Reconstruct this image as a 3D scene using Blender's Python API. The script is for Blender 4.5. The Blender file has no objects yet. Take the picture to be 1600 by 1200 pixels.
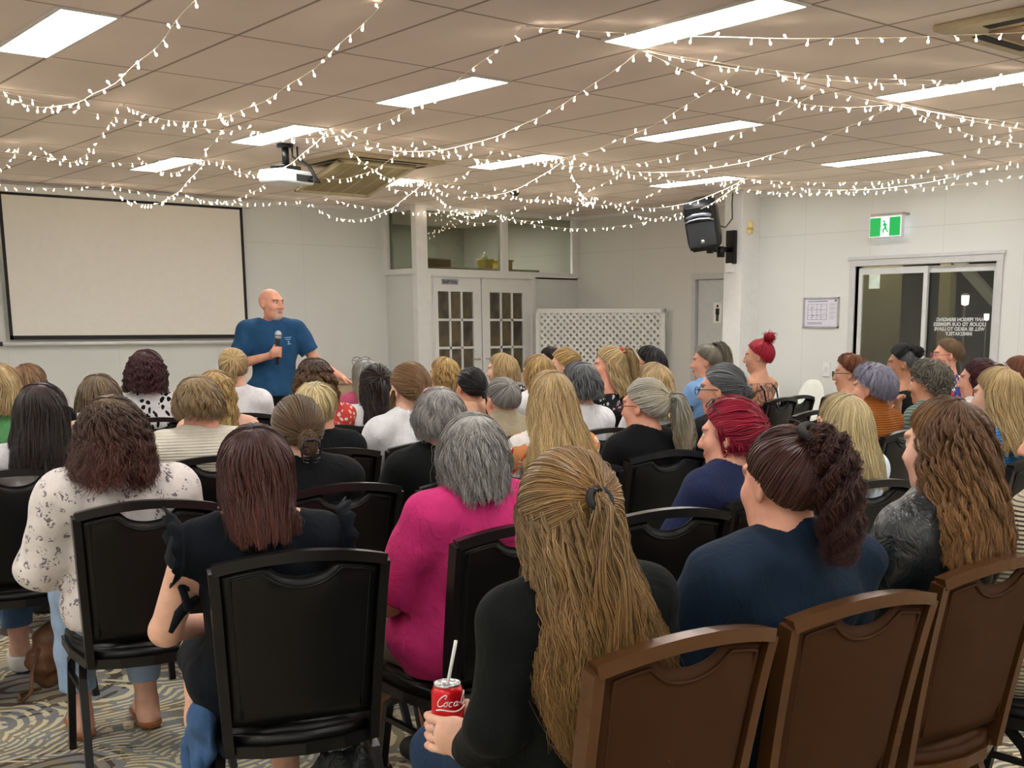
import bpy, bmesh, math, random
import numpy as np
from mathutils import Vector, Matrix
PI = math.pi
sc = bpy.context.scene
COL = sc.collection
rad = math.radians

# ---------------------------------------------------------------- colours and materials
def S(r, g, b):
    def f(c):
        c /= 255.0
        return c / 12.92 if c <= 0.04045 else ((c + 0.055) / 1.055) ** 2.4
    return (f(r), f(g), f(b), 1.0)

class NT:
    """small helper around a material's node tree"""
    def __init__(s, name):
        s.m = bpy.data.materials.new(name); s.m.use_nodes = True
        s.t = s.m.node_tree; s.b = s.t.nodes['Principled BSDF']; s.out = s.t.nodes['Material Output']
    def n(s, kind, **kw):
        x = s.t.nodes.new(kind)
        for k, v in kw.items():
            if k in x.inputs.keys(): x.inputs[k].default_value = v
            else: setattr(x, k, v)
        return x
    def l(s, a, b): s.t.links.new(a, b)
    def put(s, sock, v):
        if hasattr(v, 'links'): s.l(v, sock)
        else: sock.default_value = v
    def math(s, op, a, b=None, c=None):
        x = s.t.nodes.new('ShaderNodeMath'); x.operation = op
        for i, v in enumerate((a, b, c)):
            if v is not None: s.put(x.inputs[i], v)
        return x.outputs[0]
    def vmath(s, op, a, b=None):
        x = s.t.nodes.new('ShaderNodeVectorMath'); x.operation = op
        s.put(x.inputs[0], a)
        if b is not None: s.put(x.inputs[1], b)
        return x.outputs[0]
    def coord(s, kind='Object'):
        return s.n('ShaderNodeTexCoord').outputs[kind]
    def scale(s, v, sx, sy, sz):
        x = s.n('ShaderNodeMapping'); s.l(v, x.inputs['Vector']); x.inputs['Scale'].default_value = (sx, sy, sz)
        return x.outputs[0]
    def noise(s, v, scale, detail=3.0, rough=0.55, dist=0.0, out='Fac'):
        x = s.n('ShaderNodeTexNoise'); s.l(v, x.inputs['Vector'])
        x.inputs['Scale'].default_value = scale; x.inputs['Detail'].default_value = detail
        x.inputs['Roughness'].default_value = rough; x.inputs['Distortion'].default_value = dist
        return x.outputs[out]
    def voro(s, v, scale, out='Distance', feature='F1'):
        x = s.n('ShaderNodeTexVoronoi'); x.feature = feature; s.l(v, x.inputs['Vector']); x.inputs['Scale'].default_value = scale
        return x.outputs[out]
    def ramp(s, fac, stops, interp='LINEAR'):
        x = s.n('ShaderNodeValToRGB'); s.l(fac, x.inputs[0]); e = x.color_ramp.elements
        x.color_ramp.interpolation = interp
        while len(e) < len(stops): e.new(0.5)
        for k, (p, c) in enumerate(stops):
            e[k].position = p; e[k].color = c if len(c) == 4 else (*c, 1)
        return x.outputs[0]
    def mix(s, fac, a, b, mode='MIX'):
        x = s.n('ShaderNodeMix'); x.data_type = 'RGBA'; x.blend_type = mode
        s.put(x.inputs[0], fac); s.put(x.inputs[6], a); s.put(x.inputs[7], b)
        return x.outputs[2]
    def bump(s, h, strength=0.3, dist=0.01):
        x = s.n('ShaderNodeBump'); s.l(h, x.inputs['Height'])
        x.inputs['Strength'].default_value = strength; x.inputs['Distance'].default_value = dist
        s.l(x.outputs[0], s.b.inputs['Normal'])
    def base(s, v): s.put(s.b.inputs['Base Color'], v)
    def set(s, **kw):
        for k, v in kw.items(): s.b.inputs[k.replace('_', ' ')].default_value = v
        return s

MATS = {}
def mat(name, color, rough=0.5, metal=0.0, spec=0.5, var=0.06, vscale=12.0, bump=0.0, bscale=60.0, bdist=0.004):
    """plain procedural material: base colour with slight noise variation, optional fine bump"""
    if name in MATS: return MATS[name]
    t = NT(name); c = t.coord()
    nz = t.noise(c, vscale, 3)
    dk = tuple(x * (1 - var * 2) for x in color[:3]) + (1,)
    lt = tuple(min(1, x * (1 + var * 2)) for x in color[:3]) + (1,)
    t.base(t.ramp(nz, [(0.3, dk), (0.7, lt)]))
    t.set(Roughness=rough, Metallic=metal); t.b.inputs['Specular IOR Level'].default_value = spec
    if bump: t.bump(t.noise(c, bscale, 4, 0.6), bump, bdist)
    MATS[name] = t.m
    return t.m

def emit(name, color, strength):
    if name in MATS: return MATS[name]
    t = NT(name); t.base((0.8, 0.8, 0.8, 1)); t.b.inputs['Emission Color'].default_value = color
    t.b.inputs['Emission Strength'].default_value = strength
    MATS[name] = t.m
    return t.m

# ---------------------------------------------------------------- objects
def link(o, parent=None):
    COL.objects.link(o)
    if parent is not None: o.parent = parent
    return o

def tag(o, label=None, cat=None, group=None, kind=None):
    if label: o['label'] = label
    if cat: o['category'] = cat
    if group: o['group'] = group
    if kind: o['kind'] = kind
    return o

def empty(name, loc=(0, 0, 0), rz=0.0, label=None, cat=None, group=None):
    o = bpy.data.objects.new(name, None); o.empty_display_size = 0.1; COL.objects.link(o)
    o.location = loc; o.rotation_euler = (0, 0, rz)
    return tag(o, label, cat, group)

def meshdata(name, v, f, m=None, smooth=True, attrs=None):
    v = np.asarray(v, np.float32); me = bpy.data.meshes.new(name)
    if isinstance(f, np.ndarray):
        n, k = f.shape
        me.vertices.add(len(v)); me.vertices.foreach_set('co', v.ravel())
        me.loops.add(n * k); me.loops.foreach_set('vertex_index', f.astype(np.int32).ravel())
        me.polygons.add(n); me.polygons.foreach_set('loop_start', np.arange(0, n * k, k, dtype=np.int32))
        me.update(calc_edges=True)
    else:
        me.from_pydata([tuple(map(float, p)) for p in v], [], f)
    if attrs:
        for an, arr in attrs.items():
            a = me.color_attributes.new(an, 'FLOAT_COLOR', 'POINT'); a.data.foreach_set('color', np.asarray(arr, np.float32).ravel())
    me.polygons.foreach_set('use_smooth', [smooth] * len(me.polygons))
    if m is not None: me.materials.append(m)
    me.validate()
    return me

def mobj(name, v, f, m, parent=None, smooth=True, attrs=None):
    return link(bpy.data.objects.new(name, meshdata(name, v, f, m, smooth, attrs)), parent)

class MB:
    """collects shapes into one mesh"""
    def __init__(s): s.v = []; s.f = []
    def add(s, v, f):
        b = len(s.v); s.v += [tuple(p) for p in v]; s.f += [tuple(b + i for i in q) for q in f]; return s
    def box(s, lo, hi, M=None, bev=0.0):
        bm = bmesh.new(); bmesh.ops.create_cube(bm, size=1)
        lo, hi = Vector(lo), Vector(hi)
        for v in bm.verts:
            v.co = Vector((lo[i] + (v.co[i] + .5) * (hi[i] - lo[i]) for i in range(3)))
        if bev: bmesh.ops.bevel(bm, geom=bm.edges[:], offset=bev, segments=2, affect='EDGES', profile=0.5)
        return s.bm(bm, M)
    def bm(s, bm, M=None):
        bm.verts.index_update()
        vs = [(M @ v.co) if M else v.co.copy() for v in bm.verts]
        s.add(vs, [[v.index for v in f.verts] for f in bm.faces]); bm.free(); return s
    def tube(s, pts, r, n=8, cap=True, flat=None):
        """swept tube along pts; r scalar, list, or (a,b) rectangle when flat=up-vector"""
        P = [Vector(p) for p in pts]; k = len(P)
        ring = []; T0 = None; side = None
        for i in range(k):
            t = (P[min(i + 1, k - 1)] - P[max(i - 1, 0)]).normalized()
            if flat is not None:
                side = t.cross(Vector(flat)).normalized()
            elif side is None:
                side = t.orthogonal().normalized()
            else:
                side = (side - t * side.dot(t)).normalized()
            up = side.cross(t).normalized()
            if flat is not None:
                a, b = r if not isinstance(r, list) else r[i]
                offs = [(-a, -b), (a, -b), (a, b), (-a, b)]
            else:
                rr = r[i] if isinstance(r, (list, tuple, np.ndarray)) else r
                offs = [(rr * math.cos(2 * PI * j / n), rr * math.sin(2 * PI * j / n)) for j in range(n)]
            ring.append([P[i] + side * x + up * y for x, y in offs])
        m = len(ring[0]); v = [p for q in ring for p in q]; f = []
        for i in range(k - 1):
            for j in range(m):
                f.append((i * m + j, i * m + (j + 1) % m, (i + 1) * m + (j + 1) % m, (i + 1) * m + j))
        if cap: f += [tuple(range(m))[::-1], tuple((k - 1) * m + j for j in range(m))]
        return s.add(v, f)
    def lathe(s, prof, n=24, M=None):
        v = []; f = []
        for r, z in prof:
            for j in range(n):
                p = Vector((r * math.cos(2 * PI * j / n), r * math.sin(2 * PI * j / n), z)); v.append(M @ p if M else p)
        for i in range(len(prof) - 1):
            for j in range(n):
                f.append((i * n + j, i * n + (j + 1) % n, (i + 1) * n + (j + 1) % n, (i + 1) * n + j))
        f.append(tuple(range(n))[::-1]); f.append(tuple((len(prof) - 1) * n + j for j in range(n)))
        return s.add(v, f)
    def quad(s, *p): return s.add(p, [tuple(range(len(p)))])
    def data(s, name, m, smooth=False): return meshdata(name, s.v, s.f, m, smooth)
    def build(s, name, m, parent=None, smooth=False):
        return link(bpy.data.objects.new(name, s.data(name, m, smooth)), parent)

def copy_tree(o, parent=None):
    c = o.copy(); COL.objects.link(c)
    if parent is not None: c.parent = parent; c.matrix_parent_inverse = o.matrix_parent_inverse.copy()
    for ch in list(o.children): copy_tree(ch, c)
    return c

def textmesh(body, size, name, m, parent=None, M=None, align='CENTER', extrude=0.001, bold=0.0, shear=0.0, mirror=False, space=1.0):
    cu = bpy.data.curves.new(name, 'FONT'); cu.body = body; cu.size = size; cu.align_x = align; cu.align_y = 'CENTER'
    cu.extrude = extrude; cu.offset = bold; cu.shear = shear; cu.space_line = space
    t = bpy.data.objects.new(name, cu); COL.objects.link(t)
    bpy.context.view_layer.update()
    me = bpy.data.meshes.new_from_object(t.evaluated_get(bpy.context.evaluated_depsgraph_get()))
    bpy.data.objects.remove(t)
    if mirror: me.transform(Matrix.Diagonal((-1, 1, 1, 1))); me.flip_normals()
    if M is not None: me.transform(M)
    me.materials.clear(); me.materials.append(m)
    return link(bpy.data.objects.new(name, me), parent)

# ---------------------------------------------------------------- implicit surfaces (smooth unions meshed with surface nets)
def rotm(yaw=0.0, pitch=0.0, roll=0.0):
    """yaw about z (clockwise from above positive -> turns to +x), pitch nods down when positive"""
    cy, sy = math.cos(-yaw), math.sin(-yaw); cp, sp = math.cos(-pitch), math.sin(-pitch); cr, sr = math.cos(roll), math.sin(roll)
    Z = np.array([[cy, -sy, 0], [sy, cy, 0], [0, 0, 1]]); X = np.array([[1, 0, 0], [0, cp, -sp], [0, sp, cp]]); Y = np.array([[cr, 0, sr], [0, 1, 0], [-sr, 0, cr]])
    return Z @ X @ Y

def E(c, r, M=None, k=0.02, **kw): return dict(t='e', c=np.array(c, float), r=np.array(r, float), M=M, k=k, **kw)
def Cn(a, b, ra, rb, k=0.02, **kw): return dict(t='c', a=np.array(a, float), b=np.array(b, float), ra=ra, rb=rb, k=k, **kw)

def moved(p, M, o):
    """primitive given in a local frame, moved by rotation M and origin o"""
    q = dict(p)
    if p['t'] == 'e':
        q['c'] = M @ p['c'] + o; q['M'] = M if p['M'] is None else M @ p['M']
    else:
        q['a'] = M @ p['a'] + o; q['b'] = M @ p['b'] + o
    return q

def inflated(p, d, clip=None, k=None):
    q = dict(p)
    if p['t'] == 'e': q['r'] = p['r'] + d
    else: q['ra'] = p['ra'] + d; q['rb'] = p['rb'] + d
    if clip is not None: q['clip'] = clip
    if k is not None: q['k'] = k
    return q

def pbounds(p):
    if p['t'] == 'e':
        if p['M'] is None: h = p['r']
        else: h = np.sqrt(((p['M'] * p['r'][None, :]) ** 2).sum(1))
        return p['c'] - h, p['c'] + h
    a, b = p['a'], p['b']
    return np.minimum(a - p['ra'], b - p['rb']), np.maximum(a + p['ra'], b + p['rb'])

def sdf_mesh(prims, res, folds=None, cuts=(), pad=0.02):
    bl = np.min([pbounds(p)[0] for p in prims if not p.get('sub')], 0) - pad; bh = np.max([pbounds(p)[1] for p in prims if not p.get('sub')], 0) + pad
    n = np.ceil((bh - bl) / res).astype(int) + 1
    F = np.full(n, 0.2, np.float32)
    ax = [(bl[i] + np.arange(n[i]) * res).astype(np.float32) for i in range(3)]
    for p in prims:
        lo, hi = pbounds(p); mg = p['k'] + 2.5 * res
        i0 = np.clip(np.floor((lo - mg - bl) / res).astype(int), 0, n - 1); i1 = np.clip(np.ceil((hi + mg - bl) / res).astype(int) + 1, 1, n)
        if np.any(i1 <= i0): continue
        X = ax[0][i0[0]:i1[0], None, None]; Y = ax[1][None, i0[1]:i1[1], None]; Z = ax[2][None, None, i0[2]:i1[2]]
        if p['t'] == 'e':
            c = p['c']; M = p['M']; x, y, z = X - c[0], Y - c[1], Z - c[2]
            if M is not None:
                x, y, z = (M[0, j] * x + M[1, j] * y + M[2, j] * z for j in range(3))
            r = p['r']
            k0 = np.sqrt((x / r[0]) ** 2 + (y / r[1]) ** 2 + (z / r[2]) ** 2)
            k1 = np.sqrt((x / r[0] ** 2) ** 2 + (y / r[1] ** 2) ** 2 + (z / r[2] ** 2) ** 2) + 1e-6
            d = k0 * (k0 - 1) / k1
        else:
            a = p['a']; ba = p['b'] - a; L = float(ba @ ba) + 1e-12
            x, y, z = X - a[0], Y - a[1], Z - a[2]
            h = np.clip((x * ba[0] + y * ba[1] + z * ba[2]) / L, 0, 1)
            d = np.sqrt((x - h * ba[0]) ** 2 + (y - h * ba[1]) ** 2 + (z - h * ba[2]) ** 2) - (p['ra'] + (p['rb'] - p['ra']) * h)
        for (q, nn) in p.get('clip', ()):
            d = np.maximum(d, (X - q[0]) * nn[0] + (Y - q[1]) * nn[1] + (Z - q[2]) * nn[2])
        sl = F[i0[0]:i1[0], i0[1]:i1[1], i0[2]:i1[2]]; k = p['k']
        if p.get('sub'):
            h = np.maximum(k - np.abs(sl + d), 0) / k; sl[...] = np.maximum(sl, -d) + h * h * k * .25
        else:
            h = np.maximum(k - np.abs(sl - d), 0) / k; sl[...] = np.minimum(sl, d) - h * h * k * .25
    X = ax[0][:, None, None]; Y = ax[1][None, :, None]; Z = ax[2][None, None, :]
    if folds:
        amp, fr, seed = folds; rg = np.random.RandomState(seed)
        acc = np.zeros_like(F)
        for j in range(5):
            w = rg.normal(size=3); w /= np.linalg.norm(w); w = w * np.array([1.0, 0.7, 1.15]) * fr * (0.6 + 0.35 * j)
            wp = rg.normal(size=3) * fr * .25
            acc += np.sin(X * w[0] + Y * w[1] + Z * w[2] + rg.rand() * 6 + 1.6 * np.sin(X * wp[0] + Y * wp[1] + Z * wp[2])) / (1 + .5 * j)
        F += np.where(np.abs(F) < .06, amp * acc * .5, 0)
    for (q, nn) in cuts:
        F = np.maximum(F, ((X - q[0]) * nn[0] + (Y - q[1]) * nn[1] + (Z - q[2]) * nn[2]).astype(np.float32))
    return nets(F, bl, res)

def nets(F, lo, res):
    s = F < 0
    F8 = [s[i:s.shape[0] - 1 + i, j:s.shape[1] - 1 + j, k:s.shape[2] - 1 + k] for i in (0, 1) for j in (0, 1) for k in (0, 1)]
    cnt = np.zeros(F8[0].shape, np.uint8)
    for q in F8: cnt += q
    act = (cnt > 0) & (cnt < 8); I = np.argwhere(act)
    idx = np.full(act.shape, -1, np.int32); idx[act] = np.arange(len(I))
    acc = np.zeros((len(I), 3), np.float32); num = np.zeros(len(I), np.float32)
    C = [(i, j, k) for i in (0, 1) for j in (0, 1) for k in (0, 1)]
    val = {c: F[I[:, 0] + c[0], I[:, 1] + c[1], I[:, 2] + c[2]] for c in C}
    for a in C:
        for d in range(3):
            if a[d] == 0:
                b = list(a); b[d] = 1; b = tuple(b)
                va, vb = val[a], val[b]; x = (va < 0) != (vb < 0)
                t = np.where(x, va / np.where(x, va - vb, 1), 0)
                p = np.array(a, np.float32)[None, :].repeat(len(I), 0); p[:, d] += t
                acc += np.where(x[:, None], p, 0); num += x
    V = (I + acc / num[:, None]) * res + lo
    faces = []
    for d in range(3):
        e1, e2 = (d + 1) % 3, (d + 2) % 3
        A = [slice(None)] * 3; B = [slice(None)] * 3; A[d] = slice(0, -1); B[d] = slice(1, None)
        sa, sb = s[tuple(A)], s[tuple(B)]; X = np.argwhere(sa != sb)
        ok = (X[:, e1] > 0) & (X[:, e2] > 0) & (X[:, e1] < s.shape[e1] - 1) & (X[:, e2] < s.shape[e2] - 1); X = X[ok]
        inside = sa[X[:, 0], X[:, 1], X[:, 2]]
        q = []
        for (o1, o2) in ((0, 0), (-1, 0), (-1, -1), (0, -1)):
            Y = X.copy(); Y[:, e1] += o1; Y[:, e2] += o2; q.append(idx[Y[:, 0], Y[:, 1], Y[:, 2]])
        q = np.stack(q, 1); q[~inside] = q[~inside][:, ::-1]
        faces.append(q)
    return V, np.concatenate(faces)
# ---------------------------------------------------------------- hair
ER = np.array([.081, .101, .096]); EC = np.array([0, -.012, .024])

def edir(psi, el):
    return np.stack([np.sin(psi) * np.cos(el), -np.cos(psi) * np.cos(el), np.sin(el) + 0 * psi], -1)

def slerp(a, b, t):
    a = a / np.linalg.norm(a, axis=-1, keepdims=True); b = b / np.linalg.norm(b, axis=-1, keepdims=True)
    w = np.arccos(np.clip((a * b).sum(-1, keepdims=True), -.9999, .9999)); sw = np.sin(w)
    return (np.sin((1 - t) * w) * a + np.sin(t * w) * b) / sw

def hairline(psi):
    """elevation of the hairline for an azimuth measured from the back of the head"""
    a = np.abs(psi) * 180 / PI
    return np.interp(a, [0, 50, 75, 92, 108, 125, 150, 180], [-44, -40, -22, -2, 8, 22, 36, 40]) * PI / 180

def tubes(P, r, col, sides=3):
    """P (N,S,3) strand paths -> verts, quads, colours"""
    N, Sg, _ = P.shape
    T = np.gradient(P, axis=1); T /= np.linalg.norm(T, axis=2, keepdims=True) + 1e-9
    ref = P - np.array([0, -.02, 0]); ref[..., 2] *= .3
    A = np.cross(T, ref); A /= np.linalg.norm(A, axis=2, keepdims=True) + 1e-9
    B = np.cross(A, T)
    r = np.broadcast_to(np.asarray(r, float), (N, Sg))[..., None]
    rings = [P + r * (math.cos(2 * PI * j / sides + .5) * 1.3 * A + math.sin(2 * PI * j / sides + .5) * .8 * B) for j in range(sides)]
    V = np.stack(rings, 2).reshape(-1, 3)
    base = (np.arange(N)[:, None] * Sg + np.arange(Sg - 1)[None, :]) * sides
    Q = []
    for j in range(sides):
        k = (j + 1) % sides
        Q.append(np.stack([base + j, base + k, base + sides + k, base + sides + j], -1).reshape(-1, 4))
    return V, np.concatenate(Q), np.repeat(col.reshape(-1, col.shape[-1]), sides, 0)

def sheet(P, col):
    N, Sg, _ = P.shape
    b = np.arange(N - 1)[:, None] * Sg + np.arange(Sg - 1)[None, :]
    Q = np.stack([b, b + Sg, b + Sg + 1, b + 1], -1).reshape(-1, 4)
    return P.reshape(-1, 3), Q, col.reshape(-1, col.shape[-1])

class Hair:
    def __init__(s, seed, c1, c2, tip=None, n=500, r=.0022, th=.014, root=None):
        s.rg = np.random.RandomState(seed); s.c1 = np.array(c1[:3]); s.c2 = np.array(c2[:3])
        s.tip = None if tip is None else np.array(tip[:3]); s.root = None if root is None else np.array(root[:3])
        s.n, s.r, s.th = n, r, th; s.parts = []; s.drift = 0.0
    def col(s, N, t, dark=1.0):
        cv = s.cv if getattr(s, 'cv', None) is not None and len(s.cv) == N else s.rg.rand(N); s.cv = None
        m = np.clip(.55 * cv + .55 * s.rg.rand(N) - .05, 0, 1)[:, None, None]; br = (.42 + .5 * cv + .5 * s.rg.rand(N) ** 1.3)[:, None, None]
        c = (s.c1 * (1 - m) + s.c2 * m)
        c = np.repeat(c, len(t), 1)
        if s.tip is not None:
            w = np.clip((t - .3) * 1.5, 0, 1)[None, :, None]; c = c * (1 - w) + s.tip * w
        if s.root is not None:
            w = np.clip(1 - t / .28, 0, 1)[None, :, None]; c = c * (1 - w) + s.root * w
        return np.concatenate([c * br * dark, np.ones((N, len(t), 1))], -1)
    def emit(s, P, t, r=None, taper=.65):
        r = s.r if r is None else r
        k = s.rg.rand(len(P)) < .05
        P = P + (k[:, None] * s.rg.normal(size=(len(P), 3)) * .008)[:, None, :] * (t ** 1.5)[None, :, None]
        s.parts.append(tubes(P, r * (1 - taper * t ** 3)[None, :], s.col(len(P), t)))
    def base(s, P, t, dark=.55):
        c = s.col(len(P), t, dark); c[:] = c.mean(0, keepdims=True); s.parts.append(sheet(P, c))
    # --- hair falling loosely from the crown
    def loose_path(s, psi, t, L, prof, off, crown=(0, -.28, 1)):
        N = len(psi); sh = .17; tot = sh + L; d = t[None, :] * tot[:, None]
        a = np.clip(d / sh, 0, 1)[..., None]
        e0 = np.zeros(N); rim = edir(psi, e0)[:, None, :]; c = np.broadcast_to(np.array(crown, float), rim.shape)
        dr = slerp(c, rim, a)
        head = EC + dr * (ER + off[:, None, None] * (.35 + .65 * a))
        drop = np.maximum(d - sh, 0)
        pd = np.array(prof); fx = np.interp(drop, pd[:, 0], pd[:, 1]); fy = np.interp(drop, pd[:, 0], pd[:, 2]); ys = np.interp(drop, pd[:, 0], pd[:, 3])
        o = off[:, None]
        x = EC[0] + s.drift * (drop / .3) ** 1.5 + np.sin(psi)[:, None] * (ER[0] + o) * fx; y = EC[1] + ys - np.cos(psi)[:, None] * (ER[1] + o) * fy; z = EC[2] - drop
        return np.where((d > sh)[..., None], np.stack([x, y, z], -1), head), d
    def loose(s, L, prof, psimax=105, wave=.004, lam=.12, curl=0.0, jit=.03, seg=16, crown=(0, -.28, 1), n=None, clump=.8, frizz=.0015, asym=0.0):
        n = n or s.n; pm = rad(psimax); rg = s.rg; t = np.linspace(0, 1, seg)
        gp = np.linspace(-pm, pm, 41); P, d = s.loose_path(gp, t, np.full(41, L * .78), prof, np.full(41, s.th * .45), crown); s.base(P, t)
        psi = (rg.rand(n) * 2 - 1) * pm; nc = max(16, int(n ** .5 * 1.4)); cl = np.round(psi / (2 * pm) * nc) / nc * 2 * pm
        ci = np.round((cl + pm) / (2 * pm) * nc).astype(int); s.cv = None; cvv = rg.rand(nc + 2)[ci]; ph = rg.rand(nc + 2) * 6.28; cj = rg.rand(nc + 2); am = .5 + rg.rand(nc + 2)
        off = s.th * (.45 + .75 * rg.rand(n)); Ls = L * (1 - jit * 3 * cj[ci] - jit * 2 * rg.rand(n))
        w = np.clip(t * 1.3 - .25, 0, 1)[None, :]
        P = np.zeros((n, seg, 3)); q = psi[:, None] * (1 - clump * w * .6) + cl[:, None] * clump * w * .6
        # evaluate with the clumped azimuth per segment
        for k in range(seg):
            pk, dk = s.loose_path(q[:, k], t[k:k + 1], Ls, prof, off, crown); P[:, k] = pk[:, 0]
        d = t[None, :] * (Ls[:, None] + .17)
        phs = ph[ci][:, None] + rg.rand(n)[:, None] * .9; A = wave * am[ci][:, None] * np.clip((d - .05) / .12, 0, 1)
        lat = np.stack([np.cos(psi), np.sin(psi), 0 * psi], -1)[:, None, :]; out = np.stack([np.sin(psi), -np.cos(psi), 0 * psi], -1)[:, None, :]
        P = P + lat * (A * np.sin(2 * PI * d / lam + phs))[..., None] + out * ((A * .7 + curl * np.clip(d / .1, 0, 1)) * np.cos(2 * PI * d / lam * 1.07 + phs))[..., None]
        if curl: P = P + lat * (curl * np.clip(d / .1, 0, 1) * np.sin(2 * PI * d / (lam * .7) + phs * 1.7))[..., None]
        P = P + rg.normal(size=(n, 1, 3)) * frizz * 2 * w[..., None] + rg.normal(size=P.shape) * frizz * w[..., None]
        s.cv = cvv; s.emit(P, t)
        s.front(pm, max(60, int(n * .3)), crown); return s
    def front(s, pm, n, crown=(0, -.28, 1)):
        rg = s.rg; t = np.linspace(0, 1, 9)
        def path(psi, off):
            dr = slerp(np.broadcast_to(np.array(crown, float), (len(psi), 1, 3)), edir(psi, hairline(psi) - .06)[:, None, :], t[None, :, None])
            return EC + dr * (ER + (off[:, None] * (.5 + .5 * np.sin(t * PI * .8))[None, :])[..., None])
        lo = min(pm, 1.75) - .12; gp = np.linspace(lo, 2 * PI - lo, 30); g2 = np.where(gp > PI, gp - 2 * PI, gp); s.base(path(g2, np.full(30, s.th * .4)), t)
        psi = lo + rg.rand(n) * (2 * PI - 2 * lo); psi = np.where(psi > PI, psi - 2 * PI, psi); P = path(psi, s.th * (.4 + .7 * rg.rand(n)))
        s.emit(P + rg.normal(size=(n, 1, 3)) * .0015, t); return s
    # --- short hair lying from the crown to the hairline
    def short(s, ext=0.0, lift=.012, wave=.0, lam=.05, seg=9, crown=(0, -.3, 1), low=0.0, frontlow=0.0, n=None, flick=0.0):
        n = n or s.n; rg = s.rg; t = np.linspace(0, 1, seg)
        def path(psi, off, ex):
            e = hairline(psi) - low * np.clip(1 - np.abs(psi) / 1.9, 0, 1) - frontlow * np.clip(np.abs(psi) - 1.7, 0, 1)
            dr = slerp(np.broadcast_to(np.array(crown, float), (len(psi), 1, 3)), edir(psi, e)[:, None, :], t[None, :, None] * (1 + ex[:, None, None]))
            bulge = np.sin(np.clip(t * 1.15, 0, 1) * PI * .5) ** .7 * (1 - .45 * np.clip(t - .75, 0, 1) / .25)
            return EC + dr * (ER + off[:, None, None] * bulge[None, :, None])
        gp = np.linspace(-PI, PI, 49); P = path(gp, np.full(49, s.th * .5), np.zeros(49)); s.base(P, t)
        psi = (rg.rand(n) * 2 - 1) * PI; off = s.th * (.5 + .8 * rg.rand(n)) + .0
        P = path(psi, off, ext * rg.rand(n) - .06 * rg.rand(n))
        nc = 26; ci = np.round((psi + PI) / (2 * PI) * nc).astype(int); ph = (rg.rand(nc + 1) * 6.28)[ci] + rg.rand(n) * 1.2
        lat = np.stack([np.cos(psi), np.sin(psi), 0 * psi], -1)[:, None, :]; out = (P - EC) / np.linalg.norm(P - EC, axis=2, keepdims=True)
        d = t[None, :] * .22
        P = P + lat * (wave * np.clip(t * 3, 0, 1)[None, :] * np.sin(2 * PI * d / lam + ph[:, None]))[..., None] + out * (wave * (1 + np.cos(2 * PI * d / lam + ph[:, None])) * .8 + flick * t[None, :] ** 3 * rg.rand(n)[:, None])[..., None]
        P = P + rg.normal(size=(n, 1, 3)) * .002
        s.emit(P, t); return s
    # --- tight curls standing off the head
    def curls(s, n, rc=.011, off=.02, low=0.0):
        rg = s.rg; psi = (rg.rand(n) * 2 - 1) * PI; e = hairline(psi) - low; el = e + (PI / 2 - e) * (1 - np.sqrt(1 - rg.rand(n) * .98))
        dr = edir(psi, el); c = EC + dr * (ER + (off * (.3 + .8 * rg.rand(n)))[:, None]); t = np.linspace(0, 1, 9)
        a = rg.normal(size=(n, 3)); a -= dr * (a * dr).sum(1, keepdims=True); a /= np.linalg.norm(a, axis=1, keepdims=True); b = np.cross(dr, a) * .6 + dr * .8
        th = t[None, :, None] * 6.6 + rg.rand(n)[:, None, None] * 6; rr = (rc * (.6 + .7 * rg.rand(n)))[:, None, None]
        P = c[:, None, :] + rr * (np.cos(th) * a[:, None, :] + np.sin(th) * b[:, None, :]) - np.array([0, 0, .02]) * t[None, :, None]
        s.emit(P, t); return s
    # --- hair pulled from the hairline to a tie
    def pulled(s, tie, seg=10, n=None, lift=.004, psimin=0.0, sag=.004, wave=.0015):
        n = n or s.n; rg = s.rg; t = np.linspace(0, 1, seg); td = np.array(tie, float)
        def path(psi, off):
            e = hairline(psi); a = edir(psi, e)[:, None, :]; dr = slerp(a, np.broadcast_to(td, a.shape), t[None, :, None] * .97)
            return EC + dr * (ER + (off[:, None] * (.35 + .65 * np.sin(PI * np.clip(t * 1.1, 0, 1))[None, :]) + lift)[..., None])
        gp = np.linspace(psimin, 2 * PI - psimin, 56); gp = np.where(gp > PI, gp - 2 * PI, gp)
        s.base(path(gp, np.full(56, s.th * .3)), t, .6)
        psi = psimin + rg.rand(n) * (2 * PI - 2 * psimin); psi = np.where(psi > PI, psi - 2 * PI, psi)
        P = path(psi, s.th * (.25 + .7 * rg.rand(n))); nc = 30; ci = np.round((psi + PI) / 6.2832 * nc).astype(int); ph = (rg.rand(nc + 1) * 6.28)[ci]
        P[..., 2] += wave * np.sin(t[None, :] * 9 + ph[:, None]); P += rg.normal(size=(n, 1, 3)) * .001
        s.emit(P, t, taper=.2); return s
    def tail(s, pts, radii, n=200, seg=14, wave=.004, lam=.09, curl=0.0, jit=.12):
        rg = s.rg; pts = np.array(pts, float); u = np.linspace(0, 1, len(pts)); t = np.linspace(0, 1, seg)
        def cat(tt): return np.stack([np.interp(tt, u, pts[:, k]) for k in range(3)], -1)
        fine = np.linspace(0, 1, 60); c = cat(fine)
        for _ in range(6): c[1:-1] = (c[:-2] + c[1:-1] * 2 + c[2:]) / 4
        ev = lambda tt: np.stack([np.interp(tt, fine, c[:, k]) for k in range(3)], -1)
        rr = lambda tt: np.interp(tt, np.linspace(0, 1, len(radii)), radii)
        Lt = np.linalg.norm(np.diff(c, axis=0), axis=1).sum()
        th = rg.rand(n) * 6.2832; q = np.sqrt(rg.rand(n)) * (.75 + .4 * rg.rand(n)); end = 1 - jit * rg.rand(n)
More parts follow.
